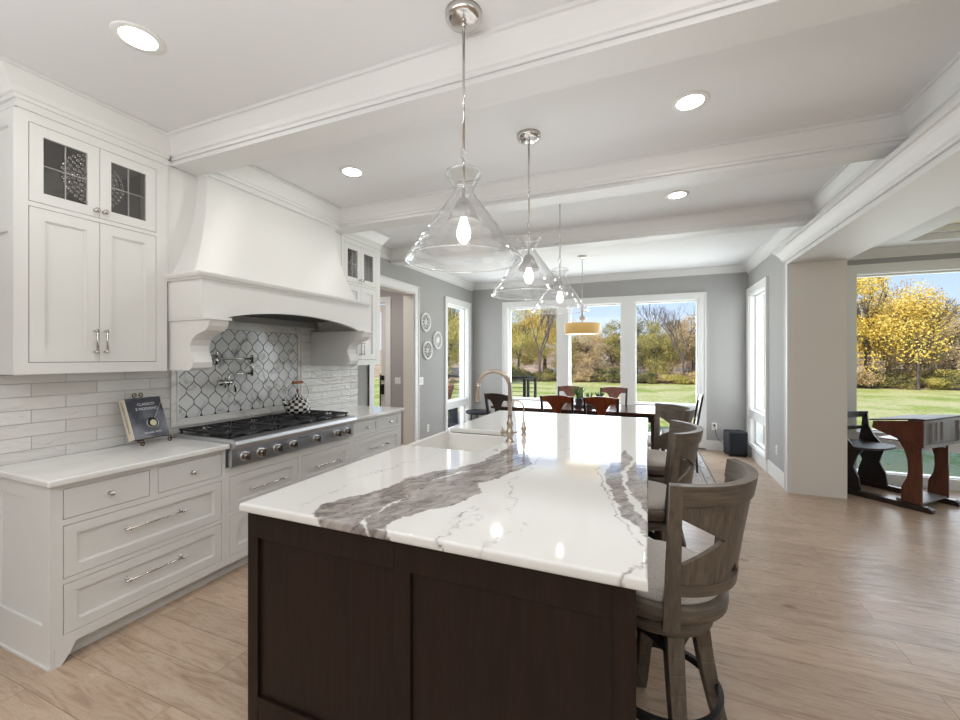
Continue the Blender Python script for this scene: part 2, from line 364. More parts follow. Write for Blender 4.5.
# windows -------------------------------------------------------
def window(name, ax, wall, out, u0, u1, mulls, WZ0=WZ0, WZ1=WZ1, tz=(.58, .70)):
    """ax 'y': wall plane y=wall, u is x; ax 'x': wall plane x=wall, u is y; out=+1/-1 direction to the outside"""
    e_ = sempty(name)
    def bx(mb, ua, ub, za, zb, da, db):
        p, q = wall+out*da, wall+out*db
        (mb.box(ua, p, za, ub, q, zb) if ax == 'y' else mb.box(p, ua, za, q, ub, zb))
    c = MB(); w_ = .10
    bx(c, u0-w_, u0, WZ0-.05, WZ1+w_, -.02, 0); bx(c, u1, u1+w_, WZ0-.05, WZ1+w_, -.02, 0); bx(c, u0, u1, WZ1, WZ1+w_, -.02, 0)
    bx(c, u0-w_-.002, u1+w_+.002, 0, WZ0, -.022, 0)
    for s_ in (u0-w_-.001, u1+w_-.017): bx(c, s_, s_+.018, WZ0-.049, WZ1+w_+.001, -.03, 0)
    bx(c, u0-w_+.002, u1+w_-.002, WZ1+w_-.018, WZ1+w_+.0015, -.029, 0)
    c.build('casing', TRIM, e_)
    j = MB(); t = .012
    bx(j, u0, u0+t, WZ0, WZ1, 0, .16); bx(j, u1-t, u1, WZ0, WZ1, 0, .16); bx(j, u0, u1, WZ1-t, WZ1, 0, .16); bx(j, u0, u1, WZ0, WZ0+t, 0, .16)
    j.build('jamb', TRIM, e_)
    edges = [u0+t]+[x for mm in mulls for x in mm]+[u1-t]
    for a, b in mulls:
        q = MB(); bx(q, a, b, WZ0, WZ1, -.015, .15); q.build('mullion', TRIM, e_)
    q = MB(); bx(q, u0, u1, tz[0], tz[1], .004, .15); bx(q, u0, u1, tz[0]-.005, tz[0]+.015, -.006, .10); bx(q, u0, u1, tz[1]-.015, tz[1]+.005, -.006, .10); q.build('transom_bar', TRIM, e_)
    for k in range(0, len(edges), 2):
        a, b = edges[k], edges[k+1]
        for za, zb in ((WZ0+t, tz[0]), (tz[1], WZ1-t)):
            f = MB(); s_ = .022
            bx(f, a, a+s_, za, zb, .07, .125); bx(f, b-s_, b, za, zb, .07, .125); bx(f, a+s_, b-s_, za, za+s_, .07, .125); bx(f, a+s_, b-s_, zb-s_, zb, .07, .125)
            fo = f.build('sash', TRIM, e_)
            g = MB(); bx(g, a+s_-.004, b-s_+.004, za+s_-.004, zb-s_+.004, .098, .102); g.build('pane', PANE, fo)
    return e_
window('window_1', 'y', FY, 1, -2.50, .77, [(-1.55, -1.335), (-.425, -.205)])
window('window_2', 'x', LX, -1, 6.42, 7.32, [])
window('window_3', 'x', RX, 1, 6.47, 7.42, [])
window('window_4', 'y', BY, 1, 2.32, 5.0, [(3.60, 3.8)], WZ0=.09, WZ1=2.505, tz=(.43, .60))
window('window_5', 'x', 6.0, 1, 1.0, 4.6, [(2.7, 2.9)])

# doorway and hall -----------------------------------------------
e_ = sempty('trim_8')
c = MB(); c.box(LX, 4.235, 0, LX+.02, 4.34, 2.56); c.box(LX, 5.34, 0, LX+.02, 5.445, 2.56); c.box(LX, 4.34, 2.455, LX+.02, 5.34, 2.56)
c.box(LX, 4.235, 2.545, LX+.03, 5.445, 2.562); c.box(LX, 5.428, 0, LX+.03, 5.445, 2.56); c.box(LX, 4.235, 0, LX+.03, 4.252, 2.56); c.build('casing', TRIM, e_)
c = MB(); c.box(LX-.18, 4.34, 0, LX, 4.36, 2.455); c.box(LX-.18, 5.32, 0, LX, 5.34, 2.455); c.box(LX-.18, 4.36, 2.435, LX, 5.32, 2.455); c.build('jamb', WARMTRIM, e_)
mb = MB(); frame_y(mb, 6.1, 6.2, -5.3, LX-.18, 0, CZ, [(-5.0, -4.27, 0, 2.46)]); mb.box(-5.4, 3.5, 0, -5.3, 6.2, CZ); mb.box(-5.3, 3.4, 0, LX-.18, 3.5, CZ); struct('wall_hall', mb, mat('warm_grey_hall_paint', srgb(178, 172, 170), .85))
struct('ceiling', MB().box(-5.4, 3.4, CZ, LX-.18, 6.2, CZ+.1), CEIL)
d_ = sempty('door_1')
c = MB(); frame_y(c, 6.13, 6.175, -4.98, -4.29, .01, 2.43, [(-4.87, -4.40, .25, 2.3)]); c.build('door_leaf', WARMTRIM, d_)
MB().box(-4.88, 6.15, .24, -4.39, 6.156, 2.31).build('pane', PANE, d_)
c = MB(); c.box(-4.385, 6.095, .84, -4.335, 6.13, 1.02); c.tube([(-4.36, 6.10, .86), (-4.36, 6.05, .86), (-4.36, 6.05, 1.0), (-4.36, 6.10, 1.0)], .011, 8); c.build('door_handle', BLACKMETAL, d_)
c = MB(); c.box(-4.385, 6.105, 1.09, -4.335, 6.13, 1.17); c.tube([(-4.36, 6.10, 1.13), (-4.36, 6.07, 1.13)], .016, 10); c.build('deadbolt', BLACKMETAL, d_)
c = MB(); c.box(-4.27, 6.08, 0, -4.17, 6.1, 2.46); c.box(-5.1, 6.08, 2.46, -4.17, 6.1, 2.56); c.box(-5.1, 6.08, 0, -5.0, 6.1, 2.46); c.build('casing', TRIM, d_)
lamp('AREA', 'hall_fill_light', (-4.3, 4.8, 2.85), (0, 0, 0), 22, (1, .96, .92), shape='DISK', size=.5)  # added lamp without a fixture, brightens the enclosed hall

# backsplash -----------------------------------------------------
mb = MB(); mb.box(LX, .98, .914, LX+.008, 4.03, 1.80); struct('wall_backsplash', mb, SUBWAY)
e_ = sempty('trim_9')
FX = LX+.009
mb = MB(); y0, y1, z0, z1 = 1.93, 3.16, .985, 1.785
for (a, b, x1) in ((0, .016, .016), (.016, .042, .008), (.042, .056, .013)):
    frame_x(mb, FX, FX+x1, y0+a, y1-a, z0+a, z1-a, [(y0+b, y1-b, z0+b, z1-b)])
mb.build('pencil_border', MARBLEFR, e_, bevel=.002)
y0 += .056; y1 -= .056; z0 += .056; z1 -= .056
MB().box(FX, y0, z0, FX+.003, y1, z1).build('grout_bed', GROUT, e_)
# lantern (ogee) tiles clipped to the border
TW, TH = (y1-y0)/10, .172
def clip(poly, ax, lim, sgn):
    out = []
    for i in range(len(poly)):
        p, q = poly[i-1], poly[i]; ip, iq = sgn*(p[ax]-lim) <= 0, sgn*(q[ax]-lim) <= 0
        if ip != iq:
            t = (lim-p[ax])/(q[ax]-p[ax]); out.append((p[0]+(q[0]-p[0])*t, p[1]+(q[1]-p[1])*t))
        if iq: out.append(q)
    return out
mb = MB()
for j in range(-1, 10):
    for i in range(-1, 12):
        cy = y0+TW*(i+(.5 if j % 2 == 0 else 0)); cz = z0+.03+TH/2*(j+1)
        pts = []; gsz = .0026
        for k in range(25):
            t = -TH/2+TH*k/24; cc = cos(2*pi*t/TH); g = TW/4*(1+cc*(1.17-.17*cc*cc)); pts.append((max(g-gsz, 0), t*(1-.05)))
        poly = [(cy+a, cz+b) for a, b in pts]+[(cy-a, cz+b) for a, b in pts[::-1]]
        for ax, lim, sg in ((0, y0+.002, -1), (0, y1-.002, 1), (1, z0+.002, -1), (1, z1-.002, 1)):
            if len(poly) > 2: poly = clip(poly, ax, lim, sg)
        if len(poly) > 3:
            cl = [poly[0]]
            for p in poly[1:]:
                if abs(p[0]-cl[-1][0])+abs(p[1]-cl[-1][1]) > 1e-5: cl.append(p)
            if len(cl) > 3: mb.prism(cl, lambda u, v, t: (t, u, v), FX+.002, FX+.007)
mb.build('lantern_tiles', MARBLE, e_)

# ------------------------------------------------------------ cabinetry
def handle_bar(y0, y1, z, x, parent, m=CHROME, off=.03):
    mb = MB(); mb.tube([(x+off, y0-.012, z), (x+off, y1+.012, z)], .0058, 10)
    for y in (y0+.008, y1-.008):
        mb.tube([(x, y, z), (x+off, y, z)], .006, 8); mb.sphere((x+off, y, z), .0105, 10); mb.lathe([(.001, 0), (.011, 0), (.009, .005), (.001, .006)], (x, y, z), 12, 'x')
    return mb.build('handle', m, parent)
def handle_v(y, z0, z1, x, parent, off=.03):
    mb = MB(); mb.tube([(x+off, y, z0), (x+off, y, z1)], .0055, 10)
    for z in (z0+.01, z1-.01): mb.tube([(x, y, z), (x+off, y, z)], .0055, 8); mb.sphere((x+off, y, z), .009, 10)
    return mb.build('handle', CHROME, parent)
def knob(y, z, x, parent, r=.014):
    return MB().lathe([(.001, 0), (r*.75, 0), (r*.4, .006), (r*.35, .014), (r*.95, .02), (r, .026), (r*.75, .033), (.001, .035)], (x, y, z), 16, 'x').build('knob', CHROME, parent)
def shaker(name, y0, y1, z0, z1, xf, parent, fr=.055, g=.003, m=WHITE, glassd=False, flat=False):
    mb = MB(); a, b, c, d = y0+g, y1-g, z0+g, z1-g
    if flat: mb.box(xf-.02, a, c, xf, b, d); return mb.build(name, m, parent, bevel=.0015)
    frame_x(mb, xf-.02, xf, a, b, c, d, [(a+fr, b-fr, c+fr, d-fr)])
    if not glassd:
        mb.box(xf-.018, a+fr, c+fr, xf-.011, b-fr, d-fr)
        frame_x(mb, xf-.013, xf-.006, a+fr, b-fr, c+fr, d-fr, [(a+fr+.007, b-fr-.007, c+fr+.007, d-fr-.007)])
    o = mb.build(name, m, parent)
    return o
def carcass(mb, xf, xb, y0, y1, z0, z1, openings):
    frame_x(mb, xf-.02, xf, y0, y1, z0, z1, openings)
    mb.box(xb, y0, z0, xf-.021, y1, z1) if False else None
    t = .018
    mb.box(xb, y0, z0, xf-.02, y0+t, z1); mb.box(xb, y1-t, z0, xf-.02, y1, z1); mb.box(xb, y0, z0, xf-.02, y1, z0+t); mb.box(xb, y0, z1-t, xf-.02, y1, z1); mb.box(xb, y0, z0, xb+t, y1, z1)

XF = -2.64; XB = LX+.012
# left base cabinet
def dark_back(y0, y1, z0, z1, xf, parent): return MB().box(xf-.05, y0, z0, xf-.024, y1, z1).build('gap_shade', DARKGAP, parent)  # dark sheet standing in for the shade behind door and drawer gaps
cab = thing('base_cabinet', 'white base cabinet left of the range, two knob drawers above two wide pull drawers', 'cabinet', (-2.94, 1.49, 0), world=True)
mb = MB(); ops = [(1.092, 1.47, .705, .855), (1.512, 1.90, .705, .855), (1.092, 1.90, .415, .675), (1.092, 1.90, .14, .39)]
carcass(mb, XF, XB, 1.06, 1.925, .09, .879, ops)
# end panel facing the camera side with applied frame, plus skirting and corner foot
frame_y(mb, 1.045, 1.0599, XB, XF+.0005, 0, .8785, [(XB+.08, XF-.075, .20, .80)]); mb.box(XB+.02, 1.054, .19, XF-.02, 1.0598, .81)
mb.box(XB, 1.038, 0, XF, 1.047, .012)
mb.prism([(1.0612, 0), (1.085, 0), (1.125, .05), (1.14, .0899), (1.0612, .0899)], lambda u, v, t: (t, u, v), XF-.02, XF)
mb.box(XB, 1.062, 0, XF-.07, 1.925, .09); mb.box(XF-.09, 1.062, 0, XF-.065, 1.925, .09)
mb.build('body', WHITE, cab); dark_back(1.08, 1.905, .11, .86, XF, cab)
for k, (a, b, c, d) in enumerate(ops):
    dr = shaker('drawer', a, b, c, d, XF, cab, flat=(k < 2), fr=.05)
    if k < 2: knob((a+b)/2, (c+d)/2, XF, dr)
    else: handle_bar(1.35, 1.645, (c+d)/2+.02, XF-.0, dr)
# range cabinet
cab = thing('base_cabinet', 'white base cabinet under the stainless rangetop with two stacks of wide drawers', 'cabinet', (-2.94, 2.56, 0), world=True)
mb = MB(); ops = [(1.955, 2.55, .44, .685), (2.585, 3.165, .44, .685), (1.955, 2.55, .14, .415), (2.585, 3.165, .14, .415)]
carcass(mb, XF, XB, 1.926, 3.19, .09, .745, ops); mb.box(XF-.09, 1.926, 0, XF-.065, 3.19, .09); mb.build('body', WHITE, cab); dark_back(1.95, 3.17, .11, .73, XF, cab)
for a, b, c, d in ops:
    dr = shaker('drawer', a, b, c, d, XF, cab, fr=.055); handle_bar((a+b)/2-.14, (a+b)/2+.14, (c+d)/2, XF-.0, dr)
# right base cabinet
cab = thing('base_cabinet', 'white base cabinet right of the range next to the doorway', 'cabinet', (-2.94, 3.63, 0), world=True)
mb = MB(); ops = [(3.235, 3.62, .715, .855), (3.65, 4.02, .715, .855), (3.235, 4.02, .44, .685), (3.235, 4.02, .14, .415)]
carcass(mb, XF, XB, 3.191, 4.06, .09, .879, ops); mb.box(XF-.09, 3.191, 0, XF-.065, 4.06, .09); mb.box(XB, 4.055, 0, XF, 4.065, .88); mb.build('body', WHITE, cab); dark_back(3.21, 4.04, .11, .86, XF, cab)
for k, (a, b, c, d) in enumerate(ops):
    dr = shaker('drawer', a, b, c, d, XF, cab, flat=False, fr=.05 if k > 1 else .022)
    if k < 2: knob((a+b)/2, (c+d)/2, XF, dr)
    else: handle_bar((a+b)/2-.15, (a+b)/2+.15, (c+d)/2, XF-.0, dr)
o = MB().box(LX+.009, 1.025, .88, -2.605, 1.935, .914).build('countertop', QUARTZW, off=(-2.92, 1.48, .88), bevel=.008); tag(o, 'white quartz countertop left of the range, under the cookbook', 'countertop')
o = MB().box(LX+.009, 3.185, .88, -2.605, 4.085, .914).build('countertop', QUARTZW, off=(-2.92, 3.63, .88), bevel=.008); tag(o, 'white quartz countertop right of the range, empty', 'countertop')

# upper cabinets
XU = -2.95
def upper(y0, y1, label, gy, knobs=True):
    cab = thing('wall_cabinet', label, 'cabinet', (-3.09, (y0+y1)/2, 1.41), world=True)
    ym = (y0+y1)/2-.005; a, b = y0+.04, y1-.065
    ops = [(a, b, 1.47, 2.282), (a, b, 2.305, 2.715)]
    mb = MB(); carcass(mb, XU, XB, y0, y1, 1.41, 2.78, ops); mb.box(XB, y0+.018, 2.285, XU-.02, y1-.018, 2.303)
    mb.box(XB, y0-.012, 2.765, XU+.014, y1+(.012 if y0 > 3 else 0), 2.78)
    mb.box(XB, y0-.008, 2.775, XU+.012, y1+(.008 if y0 > 3 else 0), 2.83)
    # framed end panel
    ye = y0 if y0 < 3 else y1; s_ = -1 if y0 < 3 else 1
    frame_y(mb, ye, ye+s_*.014, XB, XU, 1.41, 2.76, [(XB+.05, XU-.055, 1.48, 2.14), (XB+.05, XU-.055, 2.22, 2.68)])
    mb.box(XB, y0-.002, 2.83, XU, y1, CZ)
    z = CZ
    crown(mb, (XU+.012, y0-.008), (XU+.012, y1), (1, 0), zt=CZ-.001, m0=1, m1=(1 if y0 > 3 else 0))
    if y0 < 3: crown(mb, (XB, y0-.008), (XU+.012, y0-.008), (0, -1), zt=CZ-.001, m1=1)
    else: crown(mb, (XB, y1), (XU+.012, y1), (0, 1), zt=CZ-.001, m1=1)
    mb.build('body', WHITE, cab)
    MB().box(XB+.02, y0+.02, 2.31, XB+.025, y1-.02, 2.75).build('dark_interior', mat('dark_cabinet_interior', srgb(84, 72, 60), .7), cab)
    dark_back(y0+.03, y1-.03, 1.43, 2.27, XU, cab)
    mid = (a+b)/2
    for (p, q, s_) in ((a, mid+.0015, 1), (mid-.0015, b, -1)):
        d = shaker('door', p, q, 1.47, 2.282, XU, cab, fr=.06); handle_v((q-.025 if s_ > 0 else p+.025), 1.52, 1.66, XU, d)
        d = shaker('glass_door', p, q, 2.305, 2.715, XU, cab, fr=.054, glassd=True); knob((q-.022 if s_ > 0 else p+.022), 2.345, XU, d, .0145)
        g0, g1, h0, h1 = p+.055, q-.055, 2.36, 2.66
        MB().box(XU-.013, g0-.004, h0-.004, XU-.009, g1+.004, h1+.004).build('pane', CABGLASS, d)
        # leaded came: cross bars plus beaded circles
        le = MB(); le.box(XU-.016, (g0+g1)/2-.002, h0, XU-.007, (g0+g1)/2+.002, h1); le.box(XU-.016, g0, (h0+h1)/2-.002, XU-.007, g1, (h0+h1)/2+.002)
        le.build('lead_came', GUN, d)
        bd = MB(); cy_, cz_ = (q-.03, (h0+h1)/2) if s_ > 0 else (p-.02, (h0+h1)/2)
        for rr_, st in ((.135, 34), (.112, 28), (.09, 22), (.067, 17), (.045, 11), (.022, 6)):
            for k in range(st):
                an = 2*pi*k/st+rr_*40; yy, zz = cy_+rr_*cos(an), cz_+rr_*sin(an)
                if g0+.004 < yy < g1-.004 and h0+.004 < zz < h1-.004: bd.lathe([(.0065, -.002), (.0088, 0), (.0065, .0025), (.004, 0), (.0065, -.002)], (XU-.005, yy, zz), 8, 'x')
        bd.build('beading', CHROME, d)
    return cab
upper(1.045, 1.745, 'tall white wall cabinet left of the hood with leaded glass top doors', None)
upper(3.42, 4.075, 'narrow white wall cabinet right of the hood beside the doorway', None)

# range hood -----------------------------------------------------
hood = thing('range_hood', 'large white flared wooden range hood with scrolled corbels above the rangetop', 'range hood', (-2.93, 2.58, 1.45), world=True)
def hp(z):      # flare: inset from the bottom size
    t = (z-2.03)/(2.79-2.03); return (1-(1-t)**2.1)
mb = MB(); NZ = 18; yL, yR = 1.762, 3.408
rings = []
for i in range(NZ+1):
    z = 2.03+(2.79-2.03)*i/NZ; k = hp(z); a, b, x = yL+.185*k, yR-.185*k, -2.715-.14*k
    rings.append([(XB, a, z), (x, a, z), (x, b, z), (XB, b, z)])
for i in range(NZ):
    for j in range(3): mb.add([rings[i][j], rings[i][j+1], rings[i+1][j+1], rings[i+1][j]], [(0, 1, 2, 3)], False)
mb.add(rings[-1], [(0, 1, 2, 3)])
ho = mb.build('flared_canopy', WHITE, hood)
bpy.context.view_layer.update()
mb = MB()
ya, yb = 1.95, 3.25
mb.box(XB, ya-.008, 2.775, -2.83, yb+.0, 2.83); mb.box(XB, ya-.008, 2.83, -2.836, yb, CZ-.001); crown(mb, (-2.828, ya), (-2.828, yb), (1, 0), zt=CZ-.0015); mb.box(XB, 1.94, 2.765, -2.823, yb+.01, 2.778)
mb.build('crown_moulding', TRIM, hood)
mb = MB(); mb.box(XB, 1.7455, 2.04, XU-.004, 1.95, 2.775); mb.box(XU-.004, 1.755, 2.04, XU+.002, 1.762, 2.775); mb.box(XB, 1.7455, 2.775, XU+.01, 1.8, 2.80); mb.build('upper_filler', WHITE, hood)
MB().box(XB, 3.25, 2.04, XU-.004, 3.4195, 2.775).build('upper_filler', WHITE, hood)
# mantle with arched front
mb = MB(); XM = -2.62; arch = []
for k in range(25):
    t = k/24; arch.append((1.90+(3.28-1.90)*t, 1.755+.085*sin(pi*t)**.7))
front = [(1.755, 1.755)]+arch+[(3.415, 1.755), (3.415, 2.0), (1.755, 2.0)]
mb = MB()
low = [(1.755, 1.755)]+arch+[(3.415, 1.755)]
for (p, q) in zip(low, low[1:]):
    mb.hexa([(XM-.04, p[0], p[1]), (XM, p[0], p[1]), (XM, q[0], q[1]), (XM-.04, q[0], q[1])], [(XM-.04, p[0], 2.0), (XM, p[0], 2.0), (XM, q[0], 2.0), (XM-.04, q[0], 2.0)])
mb.box(XB, 1.755, 1.755, XM-.04, 1.79, 2.0); mb.box(XB, 3.38, 1.755, XM-.04, 3.415, 2.0); mb.box(XB, 1.79, 1.98, XM-.04, 3.38, 1.999)
mb.build('mantle', WHITE, hood)
mb = MB(); cp = [(0, 0), (.008, 0), (.010, .010), (.022, .016), (.028, .030), (.03, .042), (0, .042)]
crown(mb, (XM, 1.755), (XM, 3.415), (1, 0), zt=2.0, m0=1, m1=1, prof=cp); crown(mb, (XB, 1.755), (XM, 1.755), (0, -1), zt=2.0, m1=1, prof=cp); crown(mb, (XB, 3.415), (XM, 3.415), (0, 1), zt=2.0, m1=1, prof=cp)
mb.box(XB, 1.757, 2.001, XM-.001, 3.413, 2.0405)
mb.build('mantle_cap', WHITE, hood, bevel=.001)
for (a, b) in ((1.765, 1.895), (3.28, 3.41)):
    prof = [(XB, 1.74), (-2.565, 1.74), (-2.575, 1.70), (-2.60, 1.672), (-2.645, 1.658), (-2.695, 1.642), (-2.735, 1.612), (-2.755, 1.575), (-2.752, 1.535), (-2.735, 1.505), (-2.722, 1.465), (-2.732, 1.43), (-2.77, 1.411), (XB, 1.411)]
    mb = MB(); mb.prism(prof, lambda u, v, t: (u, t, v), a, b, False); mb.box(XB, a-.008, 1.738, -2.55, b+.012, 1.756)
    mb.build('corbel', WHITE, hood, bevel=.002)
mb = MB(); mb.box(XB, 1.80, 1.86, -2.67, 3.37, 1.875); mb.build('liner', STEEL, hood)
mb = MB()
for k in range(38): mb.box(XB+.10, 2.02+k*.03, 1.842, -2.72, 2.036+k*.03, 1.861)
mb.build('baffle_filter', mat('dark_steel_baffle', (.12, .12, .12), .35, 1), hood)

# rangetop -------------------------------------------------------
rt = thing('rangetop', 'wide stainless steel gas rangetop with seven front knobs and black grates', 'rangetop', (-2.9, 2.56, .745), world=True)
ry0, ry1 = 1.94, 3.183
mb = MB()
prof = [(-3.19, .75), (-2.60, .75), (-2.598, .87), (-2.575, .885), (-2.558, .905), (-2.565, .93), (-2.59, .942), (-2.62, .942), (-3.19, .942)]
mb.prism(prof, lambda u, v, t: (u, t, v), ry0, ry1); mb.build('body', STEEL, rt, bevel=.003)
MB().box(-3.18, ry0+.015, .9425, -2.635, ry1-.015, .946).build('burner_tray', mat('black_enamel', (.01, .01, .012), .2), rt)
for i in range(3):
    gy0 = ry0+.02+i*.402; gy1 = gy0+.395
    mb = MB()
    frame_z = [(gy0, gy0+.014), (gy1-.014, gy1), ((gy0+gy1)/2-.007, (gy0+gy1)/2+.007)]
    for a, b in frame_z: mb.box(-3.175, a, .962, -2.645, b, .976)
    for xx in (-3.175, -2.659, -2.917): mb.box(xx, gy0, .962, xx+.014, gy1, .976)
    for xx in (-3.045, -2.79):
        for yy in (gy0+.1, gy0+.295):
            for an in range(4):
                dx, dy = cos(an*pi/2+pi/4), sin(an*pi/2+pi/4); mb.tube([(xx+dx*.035, yy+dy*.035, .969), (xx+dx*.13, yy+dy*.115, .969)], .006, 6)
            mb.box(xx-.12, yy-.005, .963, xx-.03, yy+.005, .975); mb.box(xx+.03, yy-.005, .963, xx+.12, yy+.005, .975)
    for a in (gy0+.005, gy1-.02):
        for xx in (-3.17, -2.665): mb.box(xx, a, .944, xx+.012, a+.012, .965)
    go = mb.build('grate', IRON, rt)
    for xx in (-3.045, -2.79):
        for yy in (gy0+.1, gy0+.295):
            MB().lathe([(.001, .957), (.034, .957), (.042, .951), (.045, .946), (.001, .946)], (xx, yy, 0), 18).build('burner', IRON, rt)
KN = mat('dark_bronze_knob', (.33, .29, .25), .25, 1)  # one even dark bronze metal for all the knobs
for y in (2.035, 2.165, 2.305, 2.455, 2.70, 2.95, 3.08):
    mb = MB(); mb.lathe([(.001, 0), (.034, 0), (.034, .006), (.024, .008), (.001, .008)], (-2.599, y, .812), 20, 'x'); mb.build('knob_bezel', STEEL, rt)
    mb = MB(); mb.lathe([(.001, .006), (.024, .006), (.025, .03), (.022, .036), (.001, .036)], (-2.599, y, .812), 20, 'x'); mb.box(-2.565, y-.006, .787, -2.549, y+.006, .837); mb.build('knob', KN, rt)

def text(s, name, size, loc, rot, m, parent=None, ext=.0004, align='CENTER'):
    cu = bpy.data.curves.new(name, 'FONT'); cu.body = s; cu.size = size; cu.extrude = ext; cu.align_x = align; cu.align_y = 'CENTER'
    tmp = bpy.data.objects.new('tmp_text', cu); me = bpy.data.meshes.new_from_object(tmp); bpy.data.objects.remove(tmp); me.materials.clear(); me.materials.append(m)
    o = bpy.data.objects.new(name, me); COL.objects.link(o); o.rotation_euler = rot
    if parent: o.parent = parent; o.location = Vector(loc)-(Vector(parent.location) if parent.get('_w') else Vector((0, 0, 0)))
    else: o.location = loc
    return o
INK = mat('black_ink', (.02, .02, .02), .6); INKW = mat('white_ink', (.8, .8, .8), .6)
text('Thermador', 'lettering', .026, (-2.5985, 2.57, .848), (R(90), 0, R(90)), INK, rt)

# pot filler -----------------------------------------------------
pf = thing('pot_filler', 'chrome folding pot filler on the marble tile wall behind the rangetop', 'faucet', (FX+.01, 2.22, 1.48), world=True)
x0 = FX+.007
mb = MB(); mb.lathe([(.001, 0), (.03, 0), (.03, .008), (.014, .014), (.014, .06), (.02, .064), (.02, .085), (.001, .085)], (x0, 2.22, 1.475), 18, 'x'); mb.build('wall_flange', CHROME, pf)
X1 = x0+.07
mb = MB(); mb.tube([(X1, 2.22, 1.44), (X1, 2.22, 1.52)], .016, 12); mb.tube([(X1, 2.22, 1.485), (X1, 2.54, 1.485)], .009, 10); mb.tube([(X1, 2.54, 1.50), (X1, 2.54, 1.34)], .013, 12)
mb.sphere((X1, 2.54, 1.505), .014); mb.build('upper_arm', CHROME, pf)
mb = MB(); mb.tube([(X1, 2.54, 1.36), (X1, 2.36, 1.36), (X1, 2.335, 1.355), (X1, 2.325, 1.33), (X1, 2.325, 1.27)], .009, 10); mb.tube([(X1, 2.27, 1.295), (X1, 2.36, 1.295)], .02, 12); mb.tube([(X1, 2.35, 1.29), (X1+.01, 2.375, 1.27), (X1+.01, 2.38, 1.21)], [.012, .010, .008], 10); mb.sphere((X1, 2.26, 1.295), .027)
mb.build('spout_arm', CHROME, pf)
MB().tube([(X1, 2.16, 1.512), (X1, 2.28, 1.512)], .006, 8).tube([(X1+.02, 2.22, 1.54), (X1-.01, 2.22, 1.48)], .008, 8).build('lever_handle', CHROME, pf)
mb = MB()
mb.tube([(X1+.04, 2.27, 1.255), (X1+.04, 2.27, 1.335)], .006, 8); mb.tube([(X1+.04, 2.23, 1.295), (X1+.04, 2.31, 1.295)], .006, 8); mb.tube([(X1, 2.27, 1.295), (X1+.045, 2.27, 1.295)], .01, 8)
mb.build('cross_handle', CHROME, pf)
MB().tube([(X1+.003, 2.47, 1.46), (X1+.003, 2.54, 1.40)], .003, 6).tube([(X1+.003, 2.54, 1.46), (X1+.003, 2.47, 1.40)], .003, 6).build('arm_brace', CHROME, pf)

# kettle ---------------------------------------------------------
CHECK = mat('black_white_checkered_enamel', (.8, .8, .8), .12)
tc = N(CHECK, 'ShaderNodeTexCoord'); sp = N(CHECK, 'ShaderNodeSeparateXYZ'); L(CHECK, tc.outputs['Object'], sp.inputs[0])
at = N(CHECK, 'ShaderNodeMath', operation='ARCTAN2'); L(CHECK, sp.outputs['Y'], at.inputs[0]); L(CHECK, sp.outputs['X'], at.inputs[1])
cmb = N(CHECK, 'ShaderNodeCombineXYZ'); m1 = N(CHECK, 'ShaderNodeMath', operation='MULTIPLY'); m1.inputs[1].default_value = 9/pi; L(CHECK, at.outputs[0], m1.inputs[0]); m2 = N(CHECK, 'ShaderNodeMath', operation='MULTIPLY'); m2.inputs[1].default_value = 40; L(CHECK, sp.outputs['Z'], m2.inputs[0])
L(CHECK, m1.outputs[0], cmb.inputs[0]); L(CHECK, m2.outputs[0], cmb.inputs[1]); cmb.inputs[2].default_value = .5
ck = N(CHECK, 'ShaderNodeTexChecker', Scale=1.0); L(CHECK, cmb.outputs[0], ck.inputs[0]); ck.inputs[1].default_value = (.78, .76, .70, 1); ck.inputs[2].default_value = (.012, .012, .014, 1); L(CHECK, ck.outputs[0], B(CHECK).inputs['Base Color'])
kt = thing('tea_kettle', 'black and white checkered tea kettle with wooden grip on the rangetop', 'kettle', (-3.04, 2.93, .977))
MB().lathe([(.001, 0), (.085, 0), (.103, .012), (.112, .04), (.106, .075), (.085, .11), (.06, .135), (.042, .146), (.001, .147)], n=40).build('body', CHECK, kt)
MB().lathe([(.044, .145), (.044, .153), (.036, .17), (.018, .183), (.001, .186)], n=28).build('lid', CHECK, kt)
MB().lathe([(.001, .184), (.006, .186), (.006, .196), (.014, .206), (.011, .218), (.001, .221)], n=16).build('lid_knob', mat('red_brown_bead', srgb(140, 50, 25), .3), kt)
MB().tube([(0, -.095, .045), (0, -.135, .075), (0, -.158, .12), (0, -.168, .142)], [.022, .017, .012, .011], 14).build('spout', CHECK, kt)
mb = MB()
for s_ in (-1, 1):
  mb = MB(); mb.tube([(0, s_*.088, .098), (0, s_*.125, .14), (0, s_*.135, .19), (0, s_*.115, .24), (0, s_*.09, .27), (0, s_*.055, .285)], .0042, 8); hd = mb.build('handle_wire', CHROME, kt)
MB().tube([(0, -.062, .285), (0, -.05, .285), (0, .05, .285), (0, .062, .285)], [.011, .0135, .0135, .011], 14).build('wooden_grip', GRIPW, kt)

# cookbook on its stand ------------------------------------------
BKX, BKY, BKZ, LEAN = -3.075, 1.73, .966, R(20)
bk = thing('cookbook', 'dark grey cookbook with a ladle on its cover leaning on a scrolled stand', 'book', (BKX, BKY, BKZ), R(-16))
bk.rotation_mode = 'XYZ'
bk.rotation_euler = (0, -LEAN, R(8))
